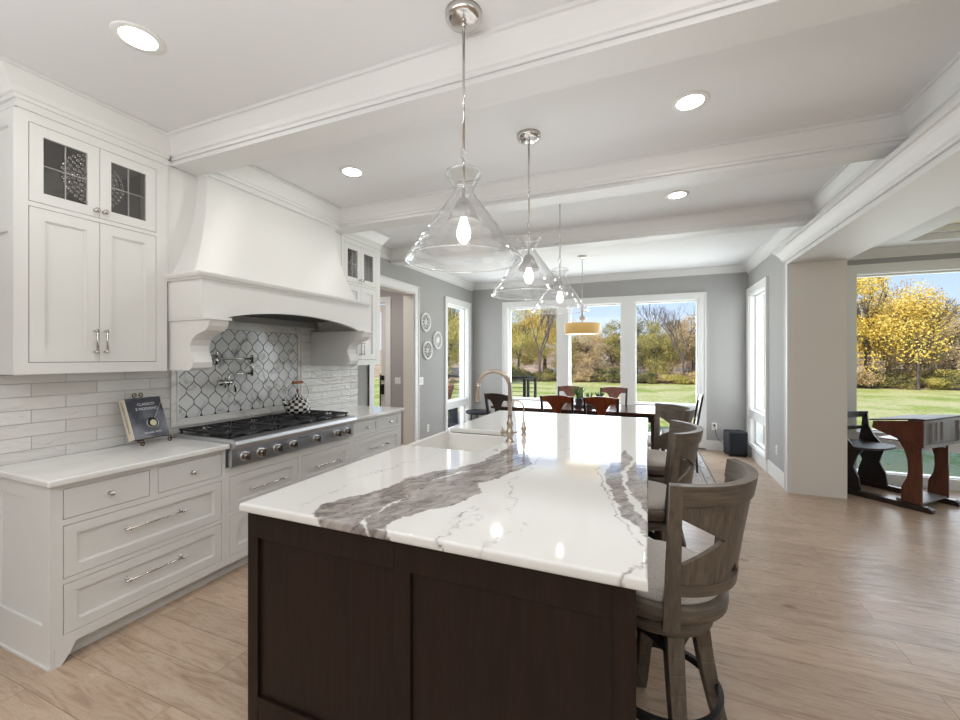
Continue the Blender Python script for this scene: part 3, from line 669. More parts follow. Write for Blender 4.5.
# local: +x cover normal, y width (spine at -y), z height
COVER = mat('grey_photographic_cover', srgb(82, 84, 94), .35)
tcv = coord(COVER, (6, 6, 6)); nn = N(COVER, 'ShaderNodeTexNoise', Scale=1.0, Detail=2.0); L(COVER, tcv, nn.inputs['Vector']); rc = ramp(COVER, nn.outputs[0], [(.38, srgb(58, 60, 70)), (.62, srgb(128, 130, 140))]); L(COVER, rc.outputs[0], B(COVER).inputs['Base Color'])
mb = MB(); mb.box(-.001, -.115, 0, .003, .115, .275); mb.box(-.047, -.115, 0, -.043, .115, .275); mb.build('cover', COVER, bk)
MB().box(-.047, -.119, 0, .003, -.115, .275).build('spine', mat('cream_cloth_spine', srgb(222, 212, 192), .7), bk)
MB().box(-.043, -.115, .004, -.001, .111, .271).build('pages', mat('page_paper', srgb(235, 230, 220), .9), bk)
for s_, z, sz in (('CLASSICO', .228, .025), ('E MODERNO', .196, .025), ('MICHAEL WHITE', .03, .015)): text(s_, 'lettering', sz, (.0035, .01, z), (R(90), 0, R(90)), INKW, bk, .0002)
text('CLASSICO E MODERNO', 'spine_lettering', .02, (-.022, -.1195, .155), (R(90), R(90), 0), INK, bk, .0002)
MB().lathe([(.001, .003), (.036, .003), (.038, 0)], (.003, .02, .095), 24, 'x').build('ladle_bowl_print', INK, bk)
mb = MB(); mb.tube([(.007, .02+.037*cos(a_), .095+.033*sin(a_)) for a_ in [pi*.75+1.5*pi*k_/20 for k_ in range(21)]], .0028, 6); mb.tube([(.008, .04, .125), (.009, .07, .175), (.008, .108, .235)], .003, 8); mb.build('ladle_print', mat('silver_print', (.5, .5, .52), .3, .6), bk)
MB().lathe([(.001, .0075), (.016, .0085), (.022, .006), (.022, .0055)], (.004, .022, .093), 18, 'x').build('cheese_print', mat('cream_print', srgb(214, 205, 170), .5), bk)
def spiral(c, r0, turns, ax, start=0, n=22, sgn=1):
    out = []
    for i in range(n+1):
        t = i/n; a = start+sgn*turns*2*pi*t; r = r0*(1-.8*t); out.append((c[0]+ax[0][0]*r*cos(a)+ax[1][0]*r*sin(a), c[1]+ax[0][1]*r*cos(a)+ax[1][1]*r*sin(a), c[2]+ax[0][2]*r*cos(a)+ax[1][2]*r*sin(a)))
    return out
st = thing('book_stand', 'bronze wire easel with scrolled feet holding up the cookbook', 'stand', (BKX, BKY, .914), R(8))
mb = MB(); YZ = ((0, 1, 0), (0, 0, 1)); XZ = ((1, 0, 0), (0, 0, 1))
mb.tube([(-.012, -.10, .044), (-.012, .10, .044)], .0035, 8)
mb.tube([(-.055, -.05, .044), (-.09, -.035, .14), (-.13, -.018, .30)], .0032, 8); mb.tube([(-.055, .05, .044), (-.09, .035, .14), (-.13, .018, .30)], .0032, 8)
mb.tube([(-.13, -.018, .30)]+spiral((-.134, -.018, .328), .018, 1.2, YZ, -pi/2, sgn=-1), .003, 6); mb.tube([(-.13, .018, .30)]+spiral((-.134, .018, .328), .018, 1.2, YZ, -pi/2), .003, 6)
mb.build('easel_back', BRONZE, st)
for s_ in (-1, 1):
    mb = MB(); y = s_*.09
    mb.tube([(-.06, y, .045), (-.012, y, .044), (.018, y, .046)]+spiral((.030, y, .026), .0215, 1.3, XZ, pi*.6, sgn=-1), .0038, 6)
    mb.build('scroll_foot', BRONZE, st)
mb = MB(); mb.tube([(-.125, 0, .26), (-.136, 0, .12), (-.138, 0, .04)]+spiral((-.138+.017, -.0, .0205), .017, 1.2, XZ, pi*.9, sgn=1), .0032, 6); mb.build('rear_prop', BRONZE, st)

# ------------------------------------------------------------ island
isl = thing('kitchen_island', 'dark espresso wood kitchen island with recessed end panels under the veined top', 'island', (-.74, 2.7, 0), world=True)
IX0, IX1, IY0, IY1 = -1.505, -.03, 1.193, 4.24
mb = MB()
frame_y(mb, IY0, IY0+.022, IX0, IX1, 0, .876, [(-1.45, -.805, .135, .775), (-.74, -.09, .135, .775)]); mb.box(IX0+.01, IY0+.013, .10, IX1-.01, IY0+.03, .80)
mb.build('end_panel', ESPRESSO, isl, bevel=.0015)
mb = MB(); frame_x(mb, IX0, IX0+.02, IY0+.022, IY1, .1, .876, [(2.36, 3.07, .55, .876)]); mb.box(IX0+.07, IY0+.03, 0, IX0+.09, IY1-.02, .1)
mb.box(-.42, IY0+.03, 0, -.40, IY1, .876); mb.box(IX0+.02, IY1-.02, 0, IX1, IY1, .876); mb.box(IX0+.02, IY0+.03, .10, -.42, IY1-.02, .12)
mb.build('body', ESPRESSO, isl)
def isl_front(nm, y0, y1, z0, z1, mk):
    mb = MB(); g = .003; xf = IX0-.02
    frame_x(mb, xf, xf+.019, y0+g, y1-g, z0+g, z1-g, [(y0+.06, y1-.06, z0+.06, z1-.06)]); mb.box(xf+.01, y0+.06, z0+.06, xf+.017, y1-.06, z1-.06)
    d = mb.build(nm, ESPRESSO, isl); h = MB(); zz = z1-.09 if mk == 'drawer' else z1-.10; ym = (y0+y1)/2
    h.tube([(xf-.03, ym-.08, zz), (xf-.03, ym+.08, zz)], .0058, 8); h.tube([(xf, ym-.07, zz), (xf-.03, ym-.07, zz)], .005, 8); h.tube([(xf, ym+.07, zz), (xf-.03, ym+.07, zz)], .005, 8); h.build('handle', CHROME, d)
for y0, y1 in ((1.22, 1.78), (1.80, 2.34), (3.09, 3.65), (3.67, 4.2)):
    isl_front('drawer', y0, y1, .66, .86, 'drawer'); isl_front('drawer', y0, y1, .40, .655, 'drawer'); isl_front('drawer', y0, y1, .12, .395, 'drawer')
isl_front('door', 2.36, 2.71, .12, .54, 'door'); isl_front('door', 2.715, 3.07, .12, .54, 'door')

# vein colouring of the slab, worked out per vertex from hand-placed curves
TOPC = [(-1.03, 1.06), (-1.077, 1.116), (-1.141, 1.189), (-1.191, 1.276), (-1.162, 1.369), (-1.078, 1.525), (-1.087, 1.698), (-1.015, 1.85), (-.927, 1.975), (-.86, 2.155), (-.84, 2.36), (-.84, 2.62)]
BOTC = [(-.76, 1.06), (-.784, 1.098), (-.853, 1.207), (-.84, 1.298), (-.767, 1.398), (-.694, 1.479), (-.671, 1.629), (-.729, 1.77), (-.66, 1.911), (-.615, 2.057), (-.60, 2.20), (-.67, 2.38), (-.76, 2.55), (-.80, 2.68)]
SEAMC = [(-.86, 1.06), (-.878, 1.12), (-.932, 1.195), (-.953, 1.266), (-.95, 1.374), (-.944, 1.561), (-.946, 1.682), (-.928, 1.79), (-.86, 1.95)]
R1 = [(-.24, 2.25), (-.217, 2.068), (-.158, 1.808), (-.11, 1.619), (-.058, 1.473), (-.012, 1.356), (-.006, 1.3), (-.037, 1.218), (-.067, 1.157), (-.085, 1.08)]
RA = [(-.20, 2.16), (-.19, 2.062), (-.135, 1.787), (-.077, 1.587), (.003, 1.451), (.01, 1.536), (-.042, 1.67), (-.082, 1.869), (-.11, 2.05), (-.12, 2.2), (-.08, 2.5), (-.13, 2.75), (-.17, 2.5)]
RB = [(-.09, 2.3), (-.088, 2.031), (-.056, 1.85), (.01, 1.656), (.02, 2.5), (-.03, 2.6)]
T = [[(-1.201, 1.164), (-1.263, 1.247), (-1.275, 1.445), (-1.311, 1.607), (-1.273, 1.881), (-1.195, 2.123), (-1.16, 2.36)],
     [(-.628, 1.06), (-.646, 1.271), (-.634, 1.429), (-.614, 1.511)], [(-.72, 1.18), (-.617, 1.245), (-.579, 1.404)], [(-.646, 1.271), (-.60, 1.322), (-.561, 1.425)],
     [(-.56, 2.5), (-.603, 2.018), (-.588, 1.827), (-.541, 1.652), (-.451, 1.48), (-.416, 1.365), (-.442, 1.279), (-.467, 1.185), (-.494, 1.06)],
     [(-.60, 2.0), (-.55, 2.4), (-.40, 2.9), (-.42, 3.4), (-.30, 4.3)], [(-1.16, 3.1), (-1.1, 3.5), (-1.2, 3.9), (-1.05, 4.3)], [(-.62, 3.0), (-.72, 3.6), (-.66, 4.3)]]
def vnoise(x, y, f, seed):
    x = x*f+seed*13.7; y = y*f+seed*7.3; xi = np.floor(x); yi = np.floor(y); fx = x-xi; fy = y-yi; fx = fx*fx*(3-2*fx); fy = fy*fy*(3-2*fy)
    h = lambda a, b: np.modf(np.abs(np.sin(a*127.1+b*311.7+seed*17.3)*43758.5453))[0]
    return (h(xi, yi)*(1-fx)*(1-fy)+h(xi+1, yi)*fx*(1-fy)+h(xi, yi+1)*(1-fx)*fy+h(xi+1, yi+1)*fx*fy)*2-1
def fbm(x, y, f, seed, o=4):
    s = 0; a = 1
    for i in range(o): s = s+a*vnoise(x, y, f*2**i, seed+i); a *= .55
    return s
def dpoly(x, y, pts, closed=False):
    d = np.full(x.shape, 9.0); P_ = list(pts)+([pts[0]] if closed else [])
    for (ax, ay), (bx, by) in zip(P_, P_[1:]):
        vx, vy = bx-ax, by-ay; t = np.clip(((x-ax)*vx+(y-ay)*vy)/(vx*vx+vy*vy+1e-12), 0, 1); d = np.minimum(d, np.hypot(x-ax-t*vx, y-ay-t*vy))
    return d
def inside(x, y, P_):
    c = np.zeros(x.shape, bool)
    for (ax, ay), (bx, by) in zip(P_, P_[1:]+P_[:1]):
        if ay == by: continue
        c ^= ((ay > y) != (by > y)) & (x < (bx-ax)*(y-ay)/(by-ay)+ax)
    return c
def vein_colour(x, y):
    xw = x+.012*fbm(x, y, 14, 3)+.004*fbm(x, y, 70, 9, 2); yw = y+.012*fbm(x, y, 14, 5)+.004*fbm(x, y, 70, 11, 2)
    col = np.stack([np.full(x.shape, c) for c in srgb(234, 233, 230)], -1)
    cloud = np.clip(fbm(x, y, 2.2, 21)*.5+.1, 0, 1)[..., None]*.10; col = col*(1-cloud)+np.array(srgb(214, 210, 205))*cloud
    def mix(mask, c): 
        nonlocal col; mask = np.clip(mask, 0, 1)[..., None]; col = col*(1-mask)+np.array(c)*mask
    band = TOPC+BOTC[::-1]
    for poly, along in ((band, 1), (RA, .3), (RB, .3)):
        ins = inside(xw, yw, poly); dd = dpoly(xw, yw, poly, True); sd = np.where(ins, dd, -dd)
        a = np.clip(sd/.004+.5, 0, 1)
        u = (x*.88-y*.47); v_ = (x*.47+y*.88)
        st = fbm(u+.05*fbm(x, y, 6, 31), v_*.22, 34, 41, 4); st2 = fbm(u, v_*.3, 90, 51, 3)
        g = np.clip(.45+.32*st+.22*st2, 0, 1)[..., None]
        body = np.array(srgb(122, 114, 112))*(1-g)+np.array(srgb(190, 182, 177))*g
        dark = np.clip((np.abs(st+.25) < .07)*1.0, 0, 1)[..., None]*.7; body = body*(1-dark)+np.array(srgb(84, 78, 76))*dark
        col = col*(1-a[..., None])+body*a[..., None]
        brk = np.clip(.55+.7*fbm(x, y, 18, 61), 0, 1)
        mix(np.clip(1-np.abs(sd)/.0035, 0, 1)*brk*.8, srgb(92, 84, 80))
    ds = dpoly(xw, yw, SEAMC); wd = .006+.008*np.clip(fbm(x, y, 7, 71), -.6, 1); mix(np.clip((wd-ds)/.004, 0, 1), srgb(232, 230, 226)); mix(np.clip(1-np.abs(ds-wd)/.003, 0, 1)*.5, srgb(110, 102, 98))
    dr = dpoly(xw, yw, R1); mix(np.clip(1-dr/.0045, 0, 1)*np.clip(.6+.6*fbm(x, y, 20, 81), 0.1, 1), srgb(84, 76, 70))
    mix(np.clip(1-dr/.02, 0, 1)*np.clip(fbm(x, y, 60, 83, 2), 0, 1)*(y < 1.25)*.9, srgb(90, 80, 72))
    for k, t in enumerate(T):
        xx = x+.028*fbm(x, y, 9, 91+k)+.008*fbm(x, y, 50, 95+k, 2); yy = y+.028*fbm(x, y, 9, 101+k)
        d = dpoly(xx, yy, t); s_ = .55 if k in (1, 2, 3, 4) else .32
        mix(np.clip(1-d/.0035, 0, 1)*np.clip(.5+.9*fbm(x, y, 16, 111+k), 0, 1)*s_*1.7, srgb(92, 86, 84))
        mix(np.clip(1-d/.02, 0, 1)*np.clip(fbm(x, y, 34, 121+k, 3), 0, 1)*s_*.55, srgb(150, 146, 144))
    return col
SX0, SX1, SY0, SY1, SZ = -1.52, 0.0, 1.168, 4.285, .914
def slab_part(x0, x1, y0, y1, ex, ey):
    """gridded slab piece; ex=(left, right), ey=(near, far) say which sides have a rounded edge"""
    st_ = .0045; th = .036; r = .009
    def axis(a, b, ea, eb):
        inner = np.linspace(a+r, b-r, max(int((b-a)/st_), 2)); pos = list(inner); dr = [0]*len(inner)
        arc = [(r*cos(t), r*(1-sin(t))) for t in np.linspace(pi/2, 0, 5)][1:]
        arc2 = arc+[(r, th*.45), (r, th-r)]+[(r*cos(t), th-r+r*sin(-t)*-1) for t in (.5, 1.0, 1.45)]
        pre = [(a+r-o, z) for o, z in arc2][::-1]; post = [(b-r+o, z) for o, z in arc2]
        return np.array([p for p, _ in pre]+pos+[p for p, _ in post]), np.array([z for _, z in pre]+dr+[z for _, z in post])
    ax, az = axis(x0, x1, 0, 0); ay, bz = axis(y0, y1, 0, 0)
    X_, Y_ = np.meshgrid(ax, ay, indexing='ij'); Z_ = SZ-np.maximum(az[:, None], bz[None, :])
    nx, ny = X_.shape; idx = np.arange(nx*ny).reshape(nx, ny)
    q = np.stack([idx[:-1, :-1], idx[1:, :-1], idx[1:, 1:], idx[:-1, 1:]], -1).reshape(-1, 4)
    v = np.stack([X_, Y_, Z_], -1).reshape(-1, 3)
    d = (Z_-SZ).reshape(-1); cx = v[:, 0]+np.where(v[:, 1] < y0+r*1.2, .0, 0); cy = v[:, 1]+np.where(v[:, 1] < y0+r*1.2, d*1.0, 0)
    return v, q, vein_colour(v[:, 0], cy)
parts = [slab_part(SX0, SX1, SY0, 2.36, 0, 0), slab_part(-.955, SX1, 2.3425, 3.0875, 0, 0), slab_part(SX0, SX1, 3.07, SY1, 0, 0)]
vs, qs, cs, k = [], [], [], 0
for v, q, c in parts: vs.append(v); qs.append(q+k); cs.append(c); k += len(v)
vs = np.concatenate(vs)-np.array([-.74, 2.7, .88]); qs = np.concatenate(qs); cs = np.concatenate(cs)
me = bpy.data.meshes.new('island_countertop'); me.vertices.add(len(vs)); me.vertices.foreach_set('co', vs.astype(np.float32).ravel())
me.loops.add(len(qs)*4); me.loops.foreach_set('vertex_index', qs.astype(np.int32).ravel()); me.polygons.add(len(qs)); me.polygons.foreach_set('loop_start', np.arange(0, len(qs)*4, 4, dtype=np.int32)); me.polygons.foreach_set('loop_total', np.full(len(qs), 4, dtype=np.int32))
me.polygons.foreach_set('use_smooth', np.ones(len(qs), bool)); me.update(calc_edges=True)
ca = me.color_attributes.new('vein', 'FLOAT_COLOR', 'POINT'); ca.data.foreach_set('color', np.concatenate([cs, np.ones((len(cs), 1))], 1).astype(np.float32).ravel())
me.materials.append(VEIN); io = bpy.data.objects.new('island_countertop', me); COL.objects.link(io); io.location = (-.74, 2.7, .88)
tag(io, 'long white quartz island top with bold grey veins, on the dark island', 'countertop')

# sink
sk = thing('farmhouse_sink', 'white fireclay apron sink set into the island top', 'sink', (-1.21, 2.715, .64), world=True)
mb = MB(); a0, a1, b0, b1 = -1.56, -.945, 2.362, 3.068; zt, zb, t = .8785, .64, .022
mb.box(a0, b0, zb, a0+t+.012, b1, zt+.012); mb.box(a1-t, b0, zb, a1, b1, zt); mb.box(a0+t, b0, zb, a1-t, b0+t, zt); mb.box(a0+t, b1-t, zb, a1-t, b1, zt); mb.box(a0+t, b0+t, zb, a1-t, b1-t, zb+.02)
mb.build('basin', CERAMIC, sk, bevel=.006)
MB().lathe([(.001, .663), (.03, .663), (.04, .662), (.042, .6605)], (-1.2, 2.715, 0), 20).build('drain', CHROME, sk)
# main faucet
fc = thing('kitchen_faucet', 'tall brushed nickel gooseneck faucet with pull-down head by the sink', 'faucet', (-.885, 2.72, .914))
mb = MB(); mb.lathe([(.001, 0), (.03, 0), (.031, .006), (.024, .012), (.019, .03), (.022, .045), (.028, .055), (.028, .075), (.02, .085), (.018, .11), (.023, .122), (.023, .135), (.016, .15), (.015, .18)], n=24); mb.build('base', NICKEL, fc)
pts = [(0, 0, .17), (0, 0, .30), (0, 0, .375)]
dx, dy = -.985, -.17
for i in range(1, 15):
    a = pi*i/15*1.02; rr_ = .112; pts.append((dx*rr_*(1-cos(a)), dy*rr_*(1-cos(a)), .375+rr_*sin(a)))
MB().tube(pts, .0145, 14).build('gooseneck', NICKEL, fc)
ex, ey, ez = pts[-1]
mb = MB(); mb.tube([(ex, ey, ez+.01), (ex-.003, ey, ez-.02), (ex-.006, ey, ez-.035), (ex-.009, ey-.001, ez-.075), (ex-.011, ey-.002, ez-.11), (ex-.012, ey-.002, ez-.118)], [.016, .018, .015, .019, .024, .02], 16); mb.build('spray_head', NICKEL, fc)
mb = MB(); mb.tube([(0, 0, .065), (-.045, -.02, .068)], .011, 10); mb.sphere((-.047, -.021, .068), .016); mb.tube([(-.047, -.021, .04), (-.047, -.021, .098)], .005, 8); mb.tube([(-.035, -.045, .068), (-.060, .004, .068)], .005, 8)
mb.tube([(0, 0, .065), (.04, .0, .066), (.055, 0, .072)], .006, 8); mb.build('cross_handle', NICKEL, fc)
f2 = thing('filter_faucet', 'small brushed nickel filtered water faucet behind the main faucet', 'faucet', (-.865, 2.995, .914))
mb = MB(); mb.lathe([(.001, 0), (.022, 0), (.022, .005), (.015, .012), (.015, .03), (.02, .04), (.02, .06), (.012, .07), (.014, .09), (.008, .10), (.0065, .115)], n=18); mb.build('base', NICKEL, f2)
pts = [(0, 0, .11), (0, 0, .2)]+[(-.055*(1-cos(pi*i/10)), -.01*(1-cos(pi*i/10)), .2+.055*sin(pi*i/10)) for i in range(1, 11)]+[(-.11, -.02, .175)]
MB().tube(pts, .006, 10).build('spout', NICKEL, f2); mb = MB(); mb.tube([(0, 0, .05), (-.005, -.035, .052)], .005, 8); mb.sphere((-.005, -.037, .052), .009, 10); mb.build('lever', NICKEL, f2)
o = MB().lathe([(.001, .006), (.010, .006), (.013, .004), (.018, .003), (.019, 0), (.001, 0)], n=18).build('disposal_button', CHROME, off=None); o.location = (-.885, 2.44, .914); tag(o, 'small round chrome air switch button on the island top beside the sink', 'button')

# ------------------------------------------------------------ bar stools
def curved(mb, fr, s0, s1, n, zf, thick):
    """fr(s,z,t)->point; zf(s)->list of (z0,z1) solid intervals"""
    for i in range(n):
        a, b = s0+(s1-s0)*i/n, s0+(s1-s0)*(i+1)/n; A, B_ = zf(a+1e-6), zf(b-1e-6)
        if len(A) != len(B_): A = B_ = zf((a+b)/2)
        for (p0, p1), (q0, q1) in zip(A, B_):
            if p1-p0 < 1e-4 and q1-q0 < 1e-4: continue
            h = thick/2
            mb.hexa([fr(a, p0, -h), fr(b, q0, -h), fr(b, q0, h), fr(a, p0, h)], [fr(a, p1, -h), fr(b, q1, -h), fr(b, q1, h), fr(a, p1, h)])
    # drop the faces shared by neighbouring segments
    seen = {}; key = lambda f: tuple(sorted(tuple(round(c, 5) for c in mb.v[i]) for i in f))
    for f in mb.f: seen[key(f)] = seen.get(key(f), 0)+1
    keep = [i for i, f in enumerate(mb.f) if seen[key(f)] == 1]; mb.f = [mb.f[i] for i in keep]; mb.sm = [mb.sm[i] for i in keep]
    return mb
def make_stool():
    root = thing('counter_stool', '', 'stool', (0, 0, 0))
    Rz = lambda z: .238+(z-.58)*.12+.05*max(z-.8, 0)
    fr = lambda s, z, t: ((Rz(z)+t)*cos(s), (Rz(z)+t)*sin(s), z)
    A = R(54)
    MB().lathe([(.001, .50), (.17, .50), (.19, .51), (.192, .548), (.18, .556), (.001, .556)], n=48).build('swivel_base', STOOLH, root)
    MB().lathe([(.12, .555), (.12, .577)], n=32).build('swivel_plate', BLACKMETAL, root)
    MB().lathe([(.001, .576), (.222, .576), (.236, .583), (.24, .61), (.238, .635), (.23, .64), (.21, .64), (.001, .63)], n=56).build('seat_ring', STOOLH, root)
    MB().lathe([(.001, .632), (.21, .632), (.216, .65), (.21, .675), (.19, .692), (.13, .704), (.001, .709)], n=48).build('cushion', CUSHION, root)
    for s_ in (-1, 1):
        mb = MB(); n = 14
        hw = .042
        for i in range(n):
            z0, z1 = .565+(1.085-.565)*i/n, .565+(1.085-.565)*(i+1)/n
            def q(z): w_ = hw*(1.25-.45*(z-.565)/.52); return [fr(s_*A-w_/2/Rz(z), z, -.012), fr(s_*A+w_/2/Rz(z), z, -.012), fr(s_*A+w_/2/Rz(z), z, .018), fr(s_*A-w_/2/Rz(z), z, .018)]
            mb.hexa(q(z0), q(z1))
        mb.build('back_post', STOOLW, root)
    curved(MB(), fr, -A-.06, A+.06, 30, lambda s: [(1.015-.0*abs(s), 1.085)], .034).build('top_rail', STOOLH, root)
    curved(MB(), fr, -A, A, 24, lambda s: [(.695, .735)], .026).build('lower_rail', STOOLH, root)
    b, t, mid = .735, 1.017, .885; AI = A-.06
    def zf(s):
        a = abs(s)/AI
        lo = b+max(0, .05*(1-a/.22)) if a < .22 else b
        if a < .36: return [(lo, mid), (mid, t)]
        k = (a-.36)/.64; return [(lo, mid-.085*k), (mid+.085*k, t)]
    curved(MB(), fr, -AI, AI, 44, zf, .018).build('crossed_splat', STOOLW, root)
    for k in range(4):
        a = pi/4+k*pi/2; c, s_ = cos(a), sin(a); mb = MB(); n = 8
        def q(t): 
            rr_ = .15+.10*t**1.4; z = .502*(1-t); w_ = .03-.007*t
            cx, cy = rr_*c, rr_*s_; return [(cx+w_*c*i_-w_*s_*j_, cy+w_*s_*i_+w_*c*j_, z) for i_, j_ in ((-1, -1), (1, -1), (1, 1), (-1, 1))]
        for i in range(n): mb.hexa(q((i+1)/n), q(i/n))
        mb.build('leg', STOOLW, root, bevel=.003)
        # arched stretcher to the next leg
        a2 = a+pi/2; n = 12; p0 = Vector((.165*cos(a), .165*sin(a), .44)); p1 = Vector((.165*cos(a2), .165*sin(a2), .44))
        mb = MB(); prev = None
        for i in range(n+1):
            t = i/n; p = p0.lerp(p1, t); hh = .05*sin(pi*t); d = (p1-p0).normalized(); nrm = Vector((d.y, -d.x, 0))*.009
            cur = [p-nrm+Vector((0, 0, hh-.035)), p+nrm+Vector((0, 0, hh-.035)), p+nrm+Vector((0, 0, hh)), p-nrm+Vector((0, 0, hh))]
            if prev: mb.hexa(prev, cur)
            prev = cur
        mb.build('arched_apron', BLACKMETAL, root)
    mb = MB(); pr = [(.205, .205), (.225, .205), (.225, .232), (.205, .232), (.205, .205)]; mb.lathe(pr, n=48, smooth=False); mb.build('foot_ring', BLACKMETAL, root)
    return root
stool = make_stool()
for i, (x, y, rz, lb) in enumerate([(.04, 1.79, -28, 'grey-brown wooden counter stool nearest the camera at the front of the island'),
                                    (-.03, 2.73, -1, 'middle grey-brown counter stool, seen edge-on beside the island'),
                                    (.02, 3.72, 25, 'farthest grey-brown counter stool, swivelled open near the dining table')]):
    o = stool if i == 0 else copy_tree(stool)
    o.location = (x, y, 0); o.rotation_euler = (0, 0, R(rz)); o['label'] = lb; o['group'] = 'counter stools along the island'

# ------------------------------------------------------------ pendants
def cone_prof():
    outer = [(.078, 0), (.074, -.012), (.058, -.038), (.046, -.058), (.041, -.07), (.045, -.085), (.062, -.11)]
    n = 34
    for i in range(1, n+1):
        t = i/n; outer.append((.062+.180*t+.0022*sin(t*30)*(.25+t), -.11-.25*t))
    outer.append((.246, -.366))
    inner = [(r-.0035, z+.001) for r, z in outer[::-1]]
    inner[0] = (.2425, -.3665)
    return outer+inner+[outer[0]]
def make_pendant():
    root = thing('pendant_light', '', 'pendant light', (0, 0, 0))
    MB().lathe([(.001, -.036), (.05, -.036), (.068, -.03), (.076, -.018), (.077, 0), (.001, 0)], n=40).build('canopy', CHROME, root)
    mb = MB(); mb.lathe([(.001, -.06), (.010, -.058), (.012, -.045), (.008, -.036)], n=16); mb.tube([(0, 0, -.05), (0, 0, -.565)], .0055, 10); mb.build('rod', CHROME, root)
    mb = MB()
    mb.tube([(.011*cos(a), 0, -.555+.024*sin(a)) for a in [2*pi*k/16 for k in range(16)]], .003, 6, closed=True)
    mb.tube([(0, .009*cos(a), -.592+.018*sin(a)) for a in [2*pi*k/14 for k in range(14)]], .003, 6, closed=True)
    mb.build('link', CHROME, root)
    mb = MB(); mb.tube([(0, 0, -.60), (0, 0, -.745)], .006, 8); mb.lathe([(.006, -.738), (.022, -.745), (.045, -.785), (.07, -.838), (.068, -.84), (.03, -.80), (.001, -.79)], n=32); mb.build('socket_cap', GUN, root)
    sh = MB().lathe([(r, z-.635) for r, z in cone_prof()], n=72).build('glass_shade', SHADEGLASS, root)
    mb = MB(); mb.tube([(.244*cos(2*pi*k/64), .244*sin(2*pi*k/64), -1.001) for k in range(64)], .0032, 8, closed=True); mb.build('rolled_rim', RIMGLASS, sh); mb = MB(); mb.tube([(.077*cos(2*pi*k/40), .077*sin(2*pi*k/40), -.635) for k in range(40)], .002, 6, closed=True); mb.build('rolled_rim', RIMGLASS, sh)
    MB().lathe([(.0128, -.79), (.013, -.825), (.02, -.845), (.03, -.88), (.028, -.905), (.014, -.927), (.001, -.93)], n=20).build('bulb', BULB, root)
    for c in root.children_recursive:
        if not c.name.startswith(('canopy', 'rod')): c.data.transform(Matrix.Translation((0, 0, -.035)))
    return root
pend = make_pendant()
for i, (y, lb) in enumerate([(1.575, 'clear glass cone pendant nearest the camera, above the front of the island'), (2.595, 'middle clear glass cone pendant above the island sink'), (3.615, 'farthest clear glass cone pendant, above the far end of the island')]):
    o = pend if i == 0 else copy_tree(pend)
    o.location = (-.716, y, CZ); o['label'] = lb; o['group'] = 'glass pendants over the island'
    lamp('POINT', 'pendant_bulb_light', (-.716, y, CZ-.90), (0, 0, 0), 2, (1, .94, .86), shadow_soft_size=.03)

# drum pendant over the dining table
dp = thing('drum_pendant', 'yellow fabric drum pendant hanging over the dining table', 'pendant light', (-.87, 6.0, CZ))
MB().lathe([(.001, -.03), (.05, -.03), (.064, -.02), (.066, 0), (.001, 0)], n=28).build('canopy', CHROME, dp)
mb = MB(); mb.tube([(0, 0, -.03), (0, 0, -.72)], .005, 8); mb.lathe([(.001, -.70), (.018, -.70), (.024, -.715), (.014, -.735), (.012, -.75), (.03, -.765), (.03, -.78), (.012, -.80), (.014, -.84), (.04, -.87), (.045, -.90), (.01, -.93), (.006, -1.11)], n=18); mb.build('stem', GUN, dp)
mb = MB(); mb.lathe([(.258, -.965), (.244, -1.115), (.241, -1.115), (.255, -.965), (.258, -.965)], n=56); mb.build('drum_shade', LITSHADE, dp)
mb = MB(); mb.lathe([(.001, -1.10), (.2405, -1.10), (.2405, -1.108), (.001, -1.108)], n=40); mb.build('diffuser', emis('lit_frosted_diffuser', (1, .9, .7), 1.1), dp)
mb = MB(); mb.lathe([(.001, -1.155), (.01, -1.15), (.016, -1.135), (.008, -1.105)], n=14); 
for k in range(3): mb.tube([(0, 0, -.97), (.254*cos(k*2.094), .254*sin(k*2.094), -.968)], .003, 6)
mb.build('finial', GUN, dp)

# recessed ceiling lights ------------------------------------------
def make_can():
    root = thing('recessed_light', '', 'ceiling light', (0, 0, 0))
    MB().lathe([(.070, -.004), (.095, -.005), (.098, -.002), (.098, 0), (.070, 0), (.070, -.004)], n=40).build('trim_ring', mat('white_lamp_trim', srgb(235, 235, 232), .5), root)
    MB().lathe([(.001, -.0035), (.0705, -.0035)], n=40, smooth=False).build('lens', LENS, root)
    return root
can = make_can()
CANS = [(-2.13, 1.14, 'round recessed light in the ceiling above the left wall cabinet'), (-2.13, 2.59, 'round recessed light in the ceiling in front of the range hood'),
        (.22, 2.60, 'round recessed light in the ceiling between the two nearer beams, toward the sunroom'), (.24, 4.05, 'round recessed light in the ceiling between the second and third beams')]
for i, (x, y, lb) in enumerate(CANS):
    o = can if i == 0 else copy_tree(can)
    o.location = (x, y, CZ-.0003); o['label'] = lb; o['group'] = 'recessed ceiling lights'
for (x, y) in [(c[0], c[1]) for c in CANS]+[(.22, 1.14), (-2.13, -.4), (.22, -.4), (-.9, -1.9), (-2.13, 4.05), (-2.1, 5.8), (.3, 5.8)]:  # spots beyond the listed cans have no fixture, added for extra light
    lamp('AREA', 'downlight_and_fill', (x, y, CZ-.012), (0, 0, 0), 3, (1, .97, .94), shape='DISK', size=.14)

